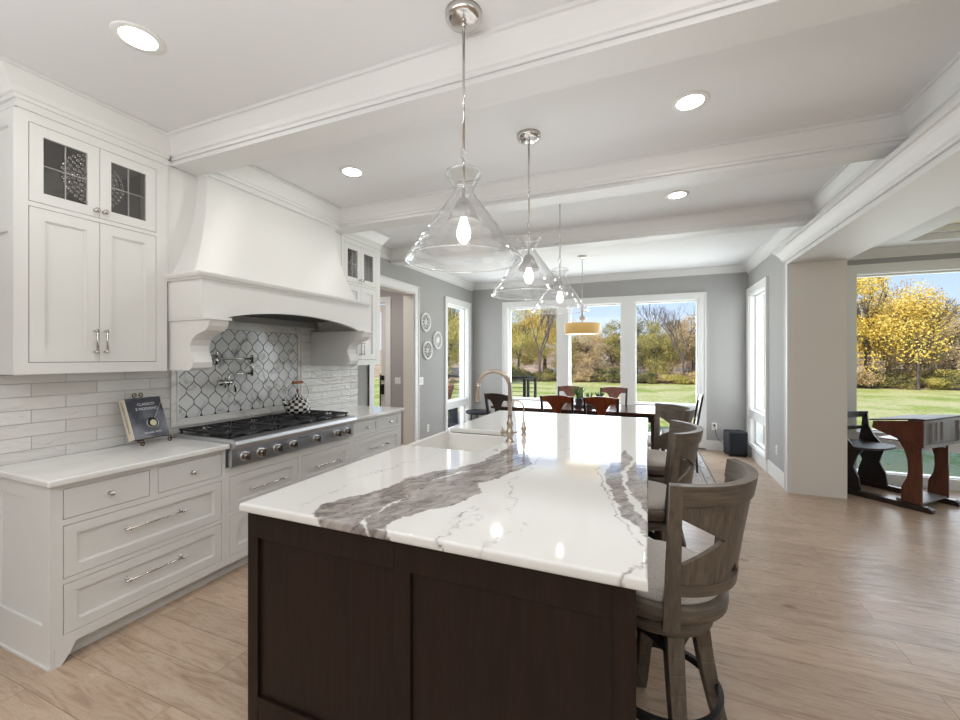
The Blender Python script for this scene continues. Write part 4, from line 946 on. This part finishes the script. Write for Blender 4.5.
# ------------------------------------------------------------ dining set
tb = thing('dining_table', 'long dark walnut dining table in front of the far window', 'table', (-.98, 6.2, .0108))
MB().box(-1.19, -.46, .725, 1.19, .46, .76).build('tabletop', TABLEW, tb, bevel=.006)
mb = MB(); frame = [(-1.08, -.36, 1.08, -.335), (-1.08, .335, 1.08, .36), (-1.08, -.335, -1.055, .335), (1.055, -.335, 1.08, .335)]
for a, b, c, d in frame: mb.box(a, b, .63, c, d, .725)
mb.build('apron', CHAIRD, tb)
for sx in (-1, 1):
    for sy in (-1, 1): MB().prism([(-.04, -.04), (.04, -.04), (.04, .04), (-.04, .04)], lambda u, v, t, sx=sx, sy=sy: (sx*1.05+u*(.6+.4*t/.7), sy*.33+v*(.6+.4*t/.7), t), 0, .725).build('leg', CHAIRD, tb, bevel=.003)
def make_chair():   # faces -x? seat centre at origin, back towards -y
    root = thing('dining_chair', '', 'chair', (0, 0, 0))
    mb = MB(); mb.prism([(-.20, -.20), (.20, -.20), (.225, .2), (-.225, .2)], lambda u, v, t: (u, v, t), .43, .452); mb.build('seat_frame', CHAIRD, root, bevel=.003)
    MB().prism([(-.19, -.18), (.19, -.18), (.21, .19), (-.21, .19)], lambda u, v, t: (u*(1-.1*max(t-.47, 0)/.02), v, t), .452, .485).build('seat_pad', CUSHION, root, bevel=.012)
    for s_ in (-1, 1):
        MB().prism([(-.017, -.017), (.017, -.017), (.017, .017), (-.017, .017)], lambda u, v, t: (s_*.205+u, .18+v, t), 0, .43).build('leg', CHAIRD, root)
        mb = MB(); n = 12
        def q(z):
            y = -.195-.05*max(0, .43-z)-.16*max(0, z-.45)**1.1*1.0; x = s_*(.185+.03*max(0, z-.45)); return [(x-.016, y-.013, z), (x+.016, y-.013, z), (x+.016, y+.013, z), (x-.016, y+.013, z)]
        for i in range(n): mb.hexa(q(.985*i/n), q(.985*(i+1)/n))
        mb.build('rear_leg', CHAIRD, root)
        MB().box(s_*.20-.01, -.19, .2, s_*.20+.01, .17, .225).build('stretcher', CHAIRD, root)
    fr = lambda s, z, t: (s, -.195-.16*max(0, z-.45)**1.1+t-.02*(1-(s/.2)**2)*(z-.45)*2, z)
    curved(MB(), fr, -.205, .205, 20, lambda s: [(.905, 1.0-.022*(abs(s)/.205)**2)], .022).build('crest_rail', CHAIRW, root)
    def zf(s):
        a = abs(s); w0 = .052
        if a < w0: return [(.50, .91)]
        k = min(1, (a-w0)/.085); zt = .91-.075*(1-k)**2.0*1.0-.0; zl = .50+.05*(1-k)**2
        return [(zt if k < 1 else .91, .911), (.50, zl)]
    def zf2(s):
        a = abs(s); lo = .91-.13*max(0, 1-(a-.045)/.10)**2 if a > .045 else .50
        return [(lo, .912)] if a <= .15 else []
    curved(MB(), fr, -.14, .14, 40, zf2, .014).build('splat', CHAIRW, root)
    curved(MB(), fr, -.19, .19, 12, lambda s: [(.52, .555)], .018).build('lower_rail', CHAIRD, root)
    return root
ch = make_chair()
for i, (x, y, rz, lb) in enumerate([(-1.09, 5.56, 0, 'red-brown dining chair on the near side of the table, left of the plants'), (-.54, 5.56, 0, 'red-brown dining chair on the near side of the table, right of the plants'),
                                    (-1.22, 6.80, 180, 'red-brown dining chair on the window side of the table, left one'), (-.52, 6.80, 180, 'red-brown dining chair on the window side of the table, right one'),
                                    (-1.80, 5.50, -20, 'dark wooden dining chair turned at the near left corner of the table'), (.37, 6.15, 90, 'dark wooden dining chair at the right head of the table')]):
    o = ch if i == 0 else copy_tree(ch)
    o.location = (x, y, .0108); o.rotation_euler = (0, 0, R(rz)); o['label'] = lb; o['group'] = 'dining chairs around the table'
    if i > 3:
        for c in o.children:
            if c.name.startswith(('crest_rail', 'splat')): c.data = c.data.copy(); c.data.materials[0] = CHAIRD

# planter tray on the table
LEAF = mat('green_succulent_leaf', srgb(104, 138, 72), .5); LEAF2 = mat('dark_blue_green_leaf', srgb(58, 84, 70), .5)
TIN = mat('galvanised_tin', srgb(170, 172, 172), .4, .7)
def plant(x, y, label, h, leafm, seed, pot=(.06, .075, .12), n=26):
    rd = random.Random(seed); r = thing('potted_plant', label, 'plant', (x, y, .7835), group='potted plants on the dining table')
    MB().lathe([(.001, 0), (pot[0], 0), (pot[1], pot[2]), (pot[1]+.004, pot[2]), (pot[1]-.004, pot[2]-.004), (pot[0], .01), (.001, .01)], n=24).build('pot', TIN, r)
    MB().lathe([(.001, pot[2]-.012), (pot[1]-.006, pot[2]-.012)], n=18).build('soil', SOIL, r)
    mb = MB()
    for k in range(n):
        a = rd.uniform(0, 2*pi); l = h*rd.uniform(.6, 1); out = rd.uniform(.1, .5)*l; d = Vector((cos(a), sin(a), 0)); b0 = Vector((cos(a)*.02, sin(a)*.02, pot[2]-.012))
        pts = [b0+d*(out*t**1.5)+Vector((0, 0, l*t*(1-.25*t*out/l))) for t in (0, .3, .6, .85, 1)]
        mb.tube(pts, [.006, .008, .007, .004, .001], 5)
    mb.build('leaves', leafm, r)
tr_ = MB().box(-.2, -.09, 0, .2, .09, .012).box(-.2, -.09, .012, -.19, .09, .026).box(.19, -.09, .012, .2, .09, .026).box(-.19, -.09, .012, .19, -.08, .026).box(-.19, .08, .012, .19, .09, .026).build('planter_tray', DESKTOP); tr_.location = (-.80, 6.15, .771); tag(tr_, 'dark wooden tray holding the plants in the middle of the dining table', 'tray')
for x, y, lb, h, m_, sd in ((-.945, 6.15, 'spiky bright green plant in a tin pot, left on the table tray', .22, LEAF, 1), (-.79, 6.15, 'low green plant in a tin pot, middle one on the table tray', .12, LEAF, 2), (-.645, 6.15, 'dark blue-green plant in a tin pot, right on the table tray', .13, LEAF2, 3)):
    plant(x, y, lb, h, m_, sd, pot=(.042, .052, .11))

# rug
RUG = mat('grey_patterned_rug', (.5, .5, .5), .95); v = coord(RUG, (1, 1, 1)); vo = N(RUG, 'ShaderNodeTexVoronoi', Scale=9.0, feature='DISTANCE_TO_EDGE'); L(RUG, v, vo.inputs['Vector']); ns = N(RUG, 'ShaderNodeTexNoise', Scale=22.0, Detail=3.0); L(RUG, v, ns.inputs['Vector'])
ad = N(RUG, 'ShaderNodeMath', operation='MULTIPLY'); L(RUG, vo.outputs[0], ad.inputs[0]); L(RUG, ns.outputs[0], ad.inputs[1]); r_ = ramp(RUG, ad.outputs[0], [(.01, srgb(150, 146, 146)), (.05, srgb(214, 208, 204)), (.14, srgb(170, 164, 164)), (.2, srgb(222, 216, 212))]); L(RUG, r_.outputs[0], B(RUG).inputs['Base Color'])
rg = thing('area_rug', 'pale grey patterned area rug under the dining table', 'rug', (-.85, 6.1, 0))
MB().box(-1.51, -1.2, .002, 1.51, 1.2, .009).build('field', RUG, rg)
mb = MB(); 
for (i0, i1) in ((0, .02), (.10, .115)):
    for a, b, c, d in cells(-1.60+i0, 1.60-i0, -1.29+i0, 1.29-i0, [(-1.60+i1, 1.60-i1, -1.29+i1, 1.29-i1)]): mb.box(a, c, .002, b, d, .0105)
mb.build('border_line', mat('dark_grey_rug_line', srgb(130, 126, 128), .95), rg)
mb = MB()
for a, b, c, d in cells(-1.59, 1.59, -1.28, 1.28, [(-1.51, 1.51, -1.2, 1.2)]): mb.box(a, c, .002, b, d, .0088)
mb.build('border', RUG, rg)

# ------------------------------------------------------------ wall pieces
def medallion(y, z, label, kind):
    r = thing('wall_medallion', label, 'wall decoration', (LX+.002, y, z), group='white carved medallions on the left wall')
    MB().lathe([(.118, 0), (.118, .018), (.128, .026), (.146, .024), (.15, .012), (.15, 0), (.118, 0)], (0, 0, 0), 48, 'x').build('rim', TRIM, r)
    MB().lathe([(.001, .004), (.12, .004)], (0, 0, 0), 40, 'x').build('backing', mat('grey_medallion_backing', srgb(140, 138, 135), .8), r)
    mb = MB(); n = (8, 12, 6)[kind]
    for k in range(n):
        a = 2*pi*k/n; c, s_ = cos(a), sin(a)
        P_ = [(.012, .03+.045*(1-cos(t)), .022*sin(t)*(1 if kind != 1 else .6)) for t in [2*pi*i/14 for i in range(14)]]
        mb.tube([(p[0], p[1]*c-p[2]*s_, p[1]*s_+p[2]*c) for p in P_], .006, 6, closed=True)
    if kind == 1: mb.lathe([(.001, .02), (.05, .016), (.06, .006), (.06, .0)], (0, 0, 0), 24, 'x')
    else: mb.lathe([(.001, .02), (.02, .016), (.028, .006)], (0, 0, 0), 20, 'x')
    mb.build('carved_petals', TRIM, r)
medallion(5.66, 2.045, 'round white carved medallion on the grey wall, topmost of three', 0)
medallion(6.055, 1.775, 'round white carved medallion on the grey wall, the one nearest the window', 1)
medallion(5.715, 1.605, 'round white carved medallion on the grey wall, lowest of three', 2)

def plate(name, label, cat, loc, ax, kind, w_=.115, h_=.115):
    r = thing(name, label, cat, loc); 
    f = (lambda u, v, t: (t, u, v)) if ax == 'x' else (lambda u, v, t: (u, -t, v))
    rect = lambda a, b, c, d: [(a, c), (b, c), (b, d), (a, d)]
    MB().prism(rect(-w_/2, w_/2, -h_/2, h_/2), f, .001, .006).build('cover_plate', PLASTICW, r, bevel=.001)
    if kind == 'switch':
        for u in ((-.023, .023) if w_ > .1 else (0,)): MB().prism(rect(u-.016, u+.016, -.033, .033), f, .006, .010).build('rocker', TRIM, r, bevel=.001)
    else:
        for v_ in (-.022, .022):
            so = MB().prism(rect(-.017, .017, v_-.015, v_+.015), f, .006, .008).build('socket', TRIM, r)
            mb = MB(); mb.prism(rect(-.008, -.005, v_-.005, v_+.006), f, .0075, .0084); mb.prism(rect(.005, .008, v_-.005, v_+.006), f, .0075, .0084); mb.build('slot', DARKGAP, so)
plate('light_switch', 'white double light switch on the grey wall beside the doorway', 'switch', (LX, 5.545, 1.13), 'x', 'switch')
plate('power_outlet', 'white outlet low on the grey wall below the medallions', 'outlet', (LX, 5.75, .37), 'x', 'outlet', .07)
plate('power_outlet', 'white outlet on the far wall with a black cord plugged in', 'outlet', (.985, FY, .385), 'y', 'outlet', .075)
plate('light_switch', 'white light switch on the hall wall seen through the doorway', 'switch', (-4.03, 6.1, 1.09), 'y', 'switch')
o = plate('power_outlet', 'white outlet on the right wall between the side window and the pier', 'outlet', (RX, 5.99, .37), 'x', 'outlet', .07)
bpy.data.objects[[x.name for x in bpy.data.objects if x.name.startswith('power_outlet')][-1]].rotation_euler = (0, 0, pi)

# subwoofer and cord
sb = thing('subwoofer', 'black fabric-covered subwoofer box on the floor in the far right corner', 'speaker', (1.235, 7.30, 0), R(12))
MB().box(-.13, -.12, .012, .13, .12, .375).build('cabinet_box', BLACK, sb, bevel=.02)
MB().box(-.118, -.135, .03, .118, -.118, .36).build('grille', mat('black_grille_cloth', (.008, .009, .014), .9), sb, bevel=.01)
for a in (-.1, .1):
    for b in (-.09, .09): MB().lathe([(.001, 0), (.014, 0), (.014, .014), (.001, .014)], (a, b, 0), 12).build('foot', BLACK, sb)
mb = MB(); mb.tube([(.985, FY-.012, .405), (.985, FY-.05, .40), (.99, FY-.06, .36), (1.0, FY-.06, .28), (1.03, FY-.06, .20), (1.09, FY-.06, .14), (1.14, FY-.07, .115)], .004, 6); mb.box(.972, FY-.04, .39, .998, FY-.01, .42)
o = mb.build('speaker_wire', BLACK, off=(.985, FY-.05, .1)); tag(o, 'thin black cord hanging from the far wall outlet to the subwoofer', 'cord')
# floor register
vt = thing('floor_register', 'small wooden floor vent by the right window', 'vent', (1.27, 6.55, .001))
MB().box(-.05, -.15, 0, .05, .15, .004).build('frame', OAK, vt); mb = MB()
for k in range(9): mb.box(-.035, -.13+k*.03, .004, .035, -.118+k*.03, .0048)
mb.build('slots', DARKGAP, vt)

# round black stool-like stand by the left window (only its top shows past the island)
ps = thing('plant_stand', 'low round black stand by the left window past the island', 'stand', (-2.93, 7.1, 0))
MB().lathe([(.001, .45), (.22, .45), (.235, .465), (.235, .49), (.22, .50), (.001, .50)], n=40).build('top', BLACK, ps)
for k in range(3): MB().tube([(.16*cos(k*2.1), .16*sin(k*2.1), .45), (.21*cos(k*2.1), .21*sin(k*2.1), 0)], .012, 8).build('leg', BLACK, ps)

# ------------------------------------------------------------ school desk
dk = thing('school_desk', 'antique dark wooden school desk with attached seat by the sunroom window', 'desk', (2.45, 5.28, 0), R(135))
# local: +x runs from the desk's front (toward the camera) back to the seat, -y across to the right
Wd = -.62; WB = -.74
def yb_(a, b): return (a*1.0, b*1.0)
MB().prism([(.015, .62), (.33, .735), (.39, .765), (.38, .834), (-.005, .884), (-.005, .62)], lambda u, v, t: (u, t, v), -.0, -.022).build('side_panel', DESKW, dk, bevel=.002)
MB().prism([(.015, .62), (.33, .735), (.39, .765), (.38, .834), (-.005, .884), (-.005, .62)], lambda u, v, t: (u, t, v), WB+.022, WB).build('side_panel', DESKW, dk, bevel=.002)
MB().prism([(-.02, .885), (.06, .885), (.41, .835), (.41, .850), (.06, .900), (-.02, .900)], lambda u, v, t: (u, t, v), .01, WB-.02).build('writing_top', DESKTOP, dk, bevel=.003)
mb = MB(); mb.box(.006, -.022, .62, .02, WB+.022, .87); mb.box(-.012, -.0, .855, .004, WB, .883); mb.box(-.012, 0, .615, .004, WB, .645); mb.box(-.012, WB+.03, .64, .006, WB, .87); mb.box(-.012, -.15, .66, .006, -.162, .87); mb.box(-.004, -.27, .67, .008, -.274, .865); mb.box(-.004, -.38, .67, .008, -.384, .865)
mb.build('front_panel', DESKGREY, dk)
MB().box(.02, -.022, .655, .36, WB+.022, .665).build('box_bottom', DESKW, dk)
def leg_prof(w0):
    return [(.02, .06), (.02, .70), (.235, .72), (.19, .66), (.15, .58), (.125, .48), (.12, .38), (.13, .30), (.155, .24), (.17, .20), (.175, .06)]
for t in ((-.03, -.055), (Wd+.055, Wd+.03)):
    MB().prism(leg_prof(0), lambda u, v, k: (u, k, v), t[0], t[1]).build('desk_leg', DESKW, dk, bevel=.002)
    MB().prism([(-.06, 0), (-.06, .035), (-.03, .055), (.82, .055), (.84, .03), (.84, 0)], lambda u, v, k: (u, k, v), t[0]+.02, t[1]-.02).build('skid', CHAIRD, dk, bevel=.003)
    sx = .50
    MB().prism([(sx, .05), (sx+.02, .2), (sx+.07, .30), (sx+.03, .43), (sx-.02, .50), (sx+.34, .50), (sx+.27, .40), (sx+.23, .30), (sx+.26, .2), (sx+.28, .05)], lambda u, v, k: (u, k, v), t[0], t[1]).build('seat_leg', CHAIRD, dk, bevel=.002)
    MB().prism([(sx+.06, .525), (sx+.12, .60), (sx+.165, .70), (sx+.18, .84), (sx+.225, .84), (sx+.235, .70), (sx+.26, .525)], lambda u, v, k: (u, k, v), t[0], t[1]).build('back_bracket', CHAIRD, dk, bevel=.002)
mb = MB(); curved(mb, lambda s, z, t: (.045+t, s, z), Wd+.055, -.055, 24, lambda s: [(.56+.0+.055*(abs((s-Wd/2)/(Wd/2-.055)))**3*-1+.03, .64)], .02); mb.build('arched_brace', DESKGREY, dk)
mb = MB(); mb.box(.03, -.055, .058, .22, Wd+.055, .075); mb.build('foot_board', DESKGREY, dk)
mb = MB(); pr = []
for k in range(41):
    a = 2*pi*k/40; pr.append((.60+.225*cos(a)*(1.0 if cos(a) > 0 else 1.05), Wd/2+.29*abs(sin(a))**.6*(1 if sin(a) >= 0 else -1)))
mb.prism(pr[:-1], lambda u, v, t: (u, v, t), .50, .524); mb.build('seat', DESKTOP, dk, bevel=.004)
mb = MB(); curved(mb, lambda s, z, t: (.70+.05*(1-((s-Wd/2)/.30)**2)+t, s, z), Wd+.01, -.01, 20, lambda s: [(.80, .865)], .022); mb.build('back_rail', DESKTOP, dk); mb = MB(); curved(mb, lambda s, z, t: (.70+.05*(1-((s-Wd/2)/.30)**2)+t, s, z), Wd+.03, -.03, 20, lambda s: [(.66, .70)], .02); mb.build('back_rail', DESKTOP, dk)

# ------------------------------------------------------------ outdoors
GZ = -.32
GRASS = mat('mown_lawn_grass', (.2, .3, .08), .95); v = coord(GRASS); n1 = N(GRASS, 'ShaderNodeTexNoise', Scale=.35, Detail=5.0); n2 = N(GRASS, 'ShaderNodeTexNoise', Scale=7.0, Detail=6.0, Roughness=.7); L(GRASS, v, n1.inputs['Vector']); L(GRASS, v, n2.inputs['Vector'])
mm = N(GRASS, 'ShaderNodeMath', operation='ADD'); L(GRASS, n1.outputs[0], mm.inputs[0]); L(GRASS, n2.outputs[0], mm.inputs[1]); r_ = ramp(GRASS, mm.outputs[0], [(.75, srgb(146, 160, 58)), (1.0, srgb(184, 190, 90)), (1.25, srgb(216, 206, 138))]); 
L(GRASS, r_.outputs[0], B(GRASS).inputs['Base Color']); bump(GRASS, n2.outputs[0], .7, .05)
mb = MB(); n = 40
gx = [-60+150*i/n for i in range(n+1)]; gy = [-20+160*i/n for i in range(n+1)]
o = MB().box(-70, -30, GZ-.3, 110, 130, GZ).build('lawn', GRASS); o['kind'] = 'structure'
FIELD = mat('dry_tan_field', srgb(206, 176, 138), .95); v = coord(FIELD); n1 = N(FIELD, 'ShaderNodeTexNoise', Scale=1.2, Detail=6.0); L(FIELD, v, n1.inputs['Vector']); r_ = ramp(FIELD, n1.outputs[0], [(.35, srgb(160, 128, 96)), (.65, srgb(222, 190, 150))]); L(FIELD, r_.outputs[0], B(FIELD).inputs['Base Color'])
o = MB().prism([(30.5, GZ), (34, GZ+.15), (60, 1.6), (110, 4.2), (129, 4.3), (129, GZ)], lambda u, v, t: (t, u, v), -69, 109).build('hillside', FIELD); o['kind'] = 'structure'
# foundation so the house does not hover over the lawn
struct('wall_foundation', MB().box(-5.4, -4.2, GZ, 6.16, 6.48, -.05).box(LX-.18, 6.48, GZ, RX+.18, FY+.16, -.05), mat('concrete', (.45, .44, .42), .9))

def foliage(seed, n, rx, rz, cz, leaf, ncl=22, taper=0):
    """a crown: leaf cards clumped around boughs, real 3D volume"""
    rs = np.random.RandomState(seed); cl = []
    for _ in range(ncl):
        d = rs.normal(size=3); d /= np.linalg.norm(d); r = rs.uniform(.35, .95)
        cl.append((d[0]*rx*r, d[1]*rx*r, cz+d[2]*rz*r, rs.uniform(.22, .42)*rx))
    cl = np.array(cl); k = rs.randint(0, ncl, n); d = rs.normal(size=(n, 3)); d /= np.linalg.norm(d, axis=1)[:, None]; rad = rs.uniform(.3, 1, n)**.6*cl[k, 3]
    c = cl[k, :3]+d*rad[:, None]*np.array([1, 1, .85])
    a = rs.normal(size=(n, 3)); a /= np.linalg.norm(a, axis=1)[:, None]; b = np.cross(a, rs.normal(size=(n, 3))); b /= np.linalg.norm(b, axis=1)[:, None]
    s = leaf*rs.uniform(.6, 1.3, n)[:, None]
    # folded leaf: 2 triangles sharing a midrib, lifted tips
    nn_ = np.cross(a, b); v = np.stack([c-a*s, c+b*s*.55+nn_*s*.25, c+a*s, c-b*s*.55+nn_*s*.25], 1).reshape(-1, 3)
    f = np.arange(n*4).reshape(n, 4); f = np.concatenate([f[:, [0, 1, 2]], f[:, [0, 2, 3]]])
    return v, f
def leafmat(name, cols, sc_=1.2):
    m = mat(name, cols[0], .8); v = coord(m, (sc_,)*3); n1 = N(m, 'ShaderNodeTexNoise', Scale=1.0, Detail=2.0); L(m, v, n1.inputs['Vector']); n2 = N(m, 'ShaderNodeTexWhiteNoise'); 
    g = N(m, 'ShaderNodeTexNoise', Scale=7.0, Detail=1.0); L(m, v, g.inputs['Vector']); ad = N(m, 'ShaderNodeMath', operation='ADD'); L(m, n1.outputs[0], ad.inputs[0]); L(m, g.outputs[0], ad.inputs[1])
    k = len(cols)-1; r = ramp(m, ad.outputs[0], [(.72+.56*i/max(k, 1), c) for i, c in enumerate(cols)]); L(m, r.outputs[0], B(m).inputs['Base Color'])
    return m
LM = {'yellow': leafmat('golden_autumn_leaves', [srgb(178, 140, 50), srgb(236, 194, 66), srgb(250, 224, 120)]),
      'olive': leafmat('olive_green_leaves', [srgb(92, 94, 44), srgb(158, 150, 70), srgb(206, 184, 100)]),
      'green': leafmat('yellow_green_leaves', [srgb(134, 136, 58), srgb(206, 190, 86), srgb(236, 214, 124)]),
      'brown': leafmat('brown_autumn_leaves', [srgb(134, 112, 80), srgb(196, 164, 116), srgb(228, 200, 150)]),
      'dark': leafmat('dark_green_leaves', [srgb(60, 68, 36), srgb(108, 110, 56), srgb(160, 146, 84)])}
BARK = wood('grey_brown_bark', srgb(66, 54, 46), srgb(110, 94, 82), (8, 8, 2), .9)
BARE = mat('bare_twig_bark', srgb(104, 88, 82), .9)
def branches(mb, p, d, l, r, depth, rd, spread=.5):
    q = p+d*l; mb.tube([p, p.lerp(q, .5)+Vector((rd.uniform(-.04, .04)*l, rd.uniform(-.04, .04)*l, 0)), q], [r, r*.8, r*.62], 5, cap=False)
    if depth == 0: return
    for k in range(rd.choice((2, 3, 3))):
        a = rd.uniform(0, 2*pi); s = rd.uniform(.5, 1)*spread; nd = (d+Vector((cos(a)*s, sin(a)*s, rd.uniform(-.1, .25)))).normalized(); branches(mb, p+d*(l*rd.uniform(.6, 1)), nd, l*rd.uniform(.6, .8), r*.6, depth-1, rd, spread)
def make_tree(kind, h, rx, nleaf, leaf, seed, name='autumn_tree', depth=4):
    rd = random.Random(seed); root = thing(name, '', 'tree', (0, 0, 0)); mb = MB(); branches(mb, Vector((0, 0, -.1)), Vector((0, 0, 1)), h*.30, h*(.024 if nleaf else .013), depth, rd); mb.build('trunk', BARK if nleaf else BARE, root)
    if nleaf:
        v, f = foliage(seed, nleaf, rx, h*.42, h*.50, leaf, 34); me = bpy.data.meshes.new('foliage'); me.from_pydata(v.tolist(), [], f.tolist()); me.materials.append(LM[kind]); o = bpy.data.objects.new('foliage', me); COL.objects.link(o); o.parent = root
    return root
H_ = {'yellow': (8.5, 3.5, 26000), 'olive': (7.0, 3.0, 22000), 'green': (7.0, 3.0, 20000), 'brown': (6.6, 3.0, 18000), 'dark': (7.2, 3.1, 24000)}
protos = {k: make_tree(k, a, b, c, .062, 11+i) for i, (k, (a, b, c)) in enumerate(H_.items())}
protos['bare'] = make_tree('bare', 8.2, 0, 0, 0, 47, 'bare_tree', 6)
used = set()
def put(kind, x, y, s, label, rz=0):
    o = protos[kind] if kind not in used else copy_tree(protos[kind]); used.add(kind); o.location = (x, y, GZ+max(0, (y-34)*.056)); o.scale = (s, s, s); o.rotation_euler = (0, 0, R(rz)); o['label'] = label; o['category'] = 'tree'; o['group'] = 'trees beyond the lawn'
def at(u, Y_):     # world x of photo column u at depth Y_
    t = (u-480)/412; c, s_ = cos(math.atan(168/412)), sin(math.atan(168/412)); return (t*c-s_)/(t*s_+c)*Y_
W1, W2, W3, BW = 'through the left pane of the far window', 'through the middle pane of the far window', 'through the right pane of the far window', 'through the sunroom window'
put('green', at(519, 33), 33, .88, 'yellow-green tree seen '+W1+', leftmost', 20)
put('yellow', at(545, 36), 36, 1.0, 'golden tree seen '+W1+', tallest there', 80)
put('bare', at(540, 30.5), 30.5, .95, 'bare dark-limbed tree seen '+W1, 10)
put('green', at(574, 34), 34, .66, 'yellow-green tree seen '+W2+', at its left edge', 140)
put('brown', at(592, 33), 33, .68, 'brown thinning tree seen '+W2, 30)
put('olive', at(613, 35), 35, .74, 'olive green tree seen '+W2+', at its right edge', 60)
put('dark', at(636, 35), 35, .74, 'dark green tree seen behind the broad window post', 30)
put('olive', at(655, 33), 33, .7, 'olive green tree seen '+W3+', left half', 120)
put('bare', at(650, 37), 37, .98, 'bare tree rising above the leaves '+W3+', left half', 90)
put('dark', at(672, 36), 36, .72, 'dark green tree seen '+W3+', at its centre', 200)
put('brown', at(693, 34), 34, .84, 'brown autumn tree seen '+W3+', right edge', 250)
put('bare', at(683, 31), 31, .8, 'small bare tree seen '+W3+', right half', 200)
put('yellow', at(868, 31), 31, 1.05, 'large golden tree at the left edge of the view '+BW, 10)
put('yellow', at(888, 36), 36, .74, 'golden tree right of the large one '+BW, 100)
put('brown', at(905, 33), 33, .74, 'brown thinning tree '+BW+', in its centre', 120)
put('bare', at(918, 30), 30, .82, 'leaning bare tree '+BW, 40)
put('olive', at(938, 36), 36, .78, 'olive tree '+BW+', right of the bare one', 220)
put('brown', at(955, 34), 34, .82, 'reddish brown tree '+BW+', at its right edge', 300)
put('green', at(800, 34), 34, .95, 'yellow-green tree standing outside beyond the pier', 20)
put('brown', at(760, 35), 35, .95, 'brown tree standing outside beyond the side window', 70)
put('dark', at(985, 36), 36, .8, 'dark green tree outside, beyond the right edge of the photo', 70)
put('green', -13.0, 26.0, 1.05, 'yellow-green tree seen through the narrow left window, nearer one', 45)
put('dark', -17.5, 31.0, 1.0, 'dark green tree seen through the narrow left window, farther one', 45)
put('yellow', -20.0, 36.0, 1.0, 'golden tree behind the others through the narrow left window', 45)
# shrubs along the edge of the lawn
def make_shrub(kind, seed):
    v, f = foliage(seed, 5000, 1.3, .7, .62, .055, 16); me = bpy.data.meshes.new('shrub'); v[:, 2] = np.maximum(v[:, 2], 0); me.from_pydata(v.tolist(), [], f.tolist()); me.materials.append(LM[kind]); o = bpy.data.objects.new('shrub', me); COL.objects.link(o); return o
shr = [make_shrub(k, 60+i) for i, k in enumerate(('brown', 'dark', 'green', 'olive'))]; su = set()
names = ('brown', 'dark green', 'yellow-green', 'olive')
rd = random.Random(5)
for i, u in enumerate([512, 524, 536, 548, 560, 572, 584, 596, 608, 620, 632, 644, 656, 668, 680, 692, 704, 745, 765, 850, 862, 874, 886, 898, 910, 922, 934, 946, 958]):
    k = rd.choice((0, 0, 1, 2, 3, 1)); o = shr[k] if k not in su else shr[k].copy()
    if k in su: COL.objects.link(o)
    su.add(k); yy = 30.2+rd.uniform(0, 2.4); s_ = rd.uniform(.75, 1.15); o.location = (at(u, yy), yy, GZ); o.scale = (s_, s_, s_*rd.uniform(.5, .95)); o.rotation_euler = (0, 0, rd.uniform(0, 6))
    where = ('seen '+W1 if u < 562 else 'seen '+W2 if u < 626 else 'seen '+W3 if u < 710 else 'outside beyond the side wall' if u < 800 else 'seen '+BW)
    tag(o, names[k]+' shrub at the lawn edge '+where, 'shrub', 'shrubs along the lawn edge '+where)
for i, (x, y) in enumerate(((-11, 20), (-12.5, 22), (-14, 24), (-15.5, 26))):
    o = shr[i % 4].copy(); COL.objects.link(o); o.location = (x, y, GZ); tag(o, names[i % 4]+' shrub seen through the narrow left window', 'shrub', 'shrubs seen through the narrow left window')
# deck with railing outside the far left corner
dkk = struct('deck', MB().box(-7.5, 6.2, GZ, LX-.18, 10.4, -.04).box(LX-.18, FY+.16, GZ, -2.6, 10.4, -.04), DECKW)
rl = thing('deck_railing', 'black metal deck railing outside the left of the far window', 'railing', (-3.6, 10.3, -.04), world=True)
for k in range(3):
    x = (-2.86, -2.67, -7.4)[k]; MB().box(x-.03, 10.27, -.04, x+.03, 10.33, .98).build('post', BLACKMETAL, rl)
MB().box(-7.4, 10.275, .95, -2.64, 10.325, .99).build('top_rail', BLACKMETAL, rl)
MB().box(-2.70, 9.3, .95, -2.65, 10.3, .99).build('top_rail', BLACKMETAL, rl); MB().box(-2.70, 9.27, -.04, -2.64, 9.33, .98).build('post', BLACKMETAL, rl)
for k in range(8): MB().tube([(-7.4, 10.3, .08+k*.105), (-2.67, 10.3, .08+k*.105)], .006, 6).build('cable', BLACKMETAL, rl)
pt = thing('garden_pot', 'terracotta pot on a dark stand outside the narrow left window', 'pot', (-4.35, 8.35, -.04))
MB().lathe([(.001, .55), (.2, .55), (.27, .82), (.29, .83), (.29, .90), (.25, .90), (.001, .85)], n=30).build('pot', TERRA, pt)
MB().box(-.28, -.28, 0, .28, .28, .55).build('stand', BLACK, pt, bevel=.01)
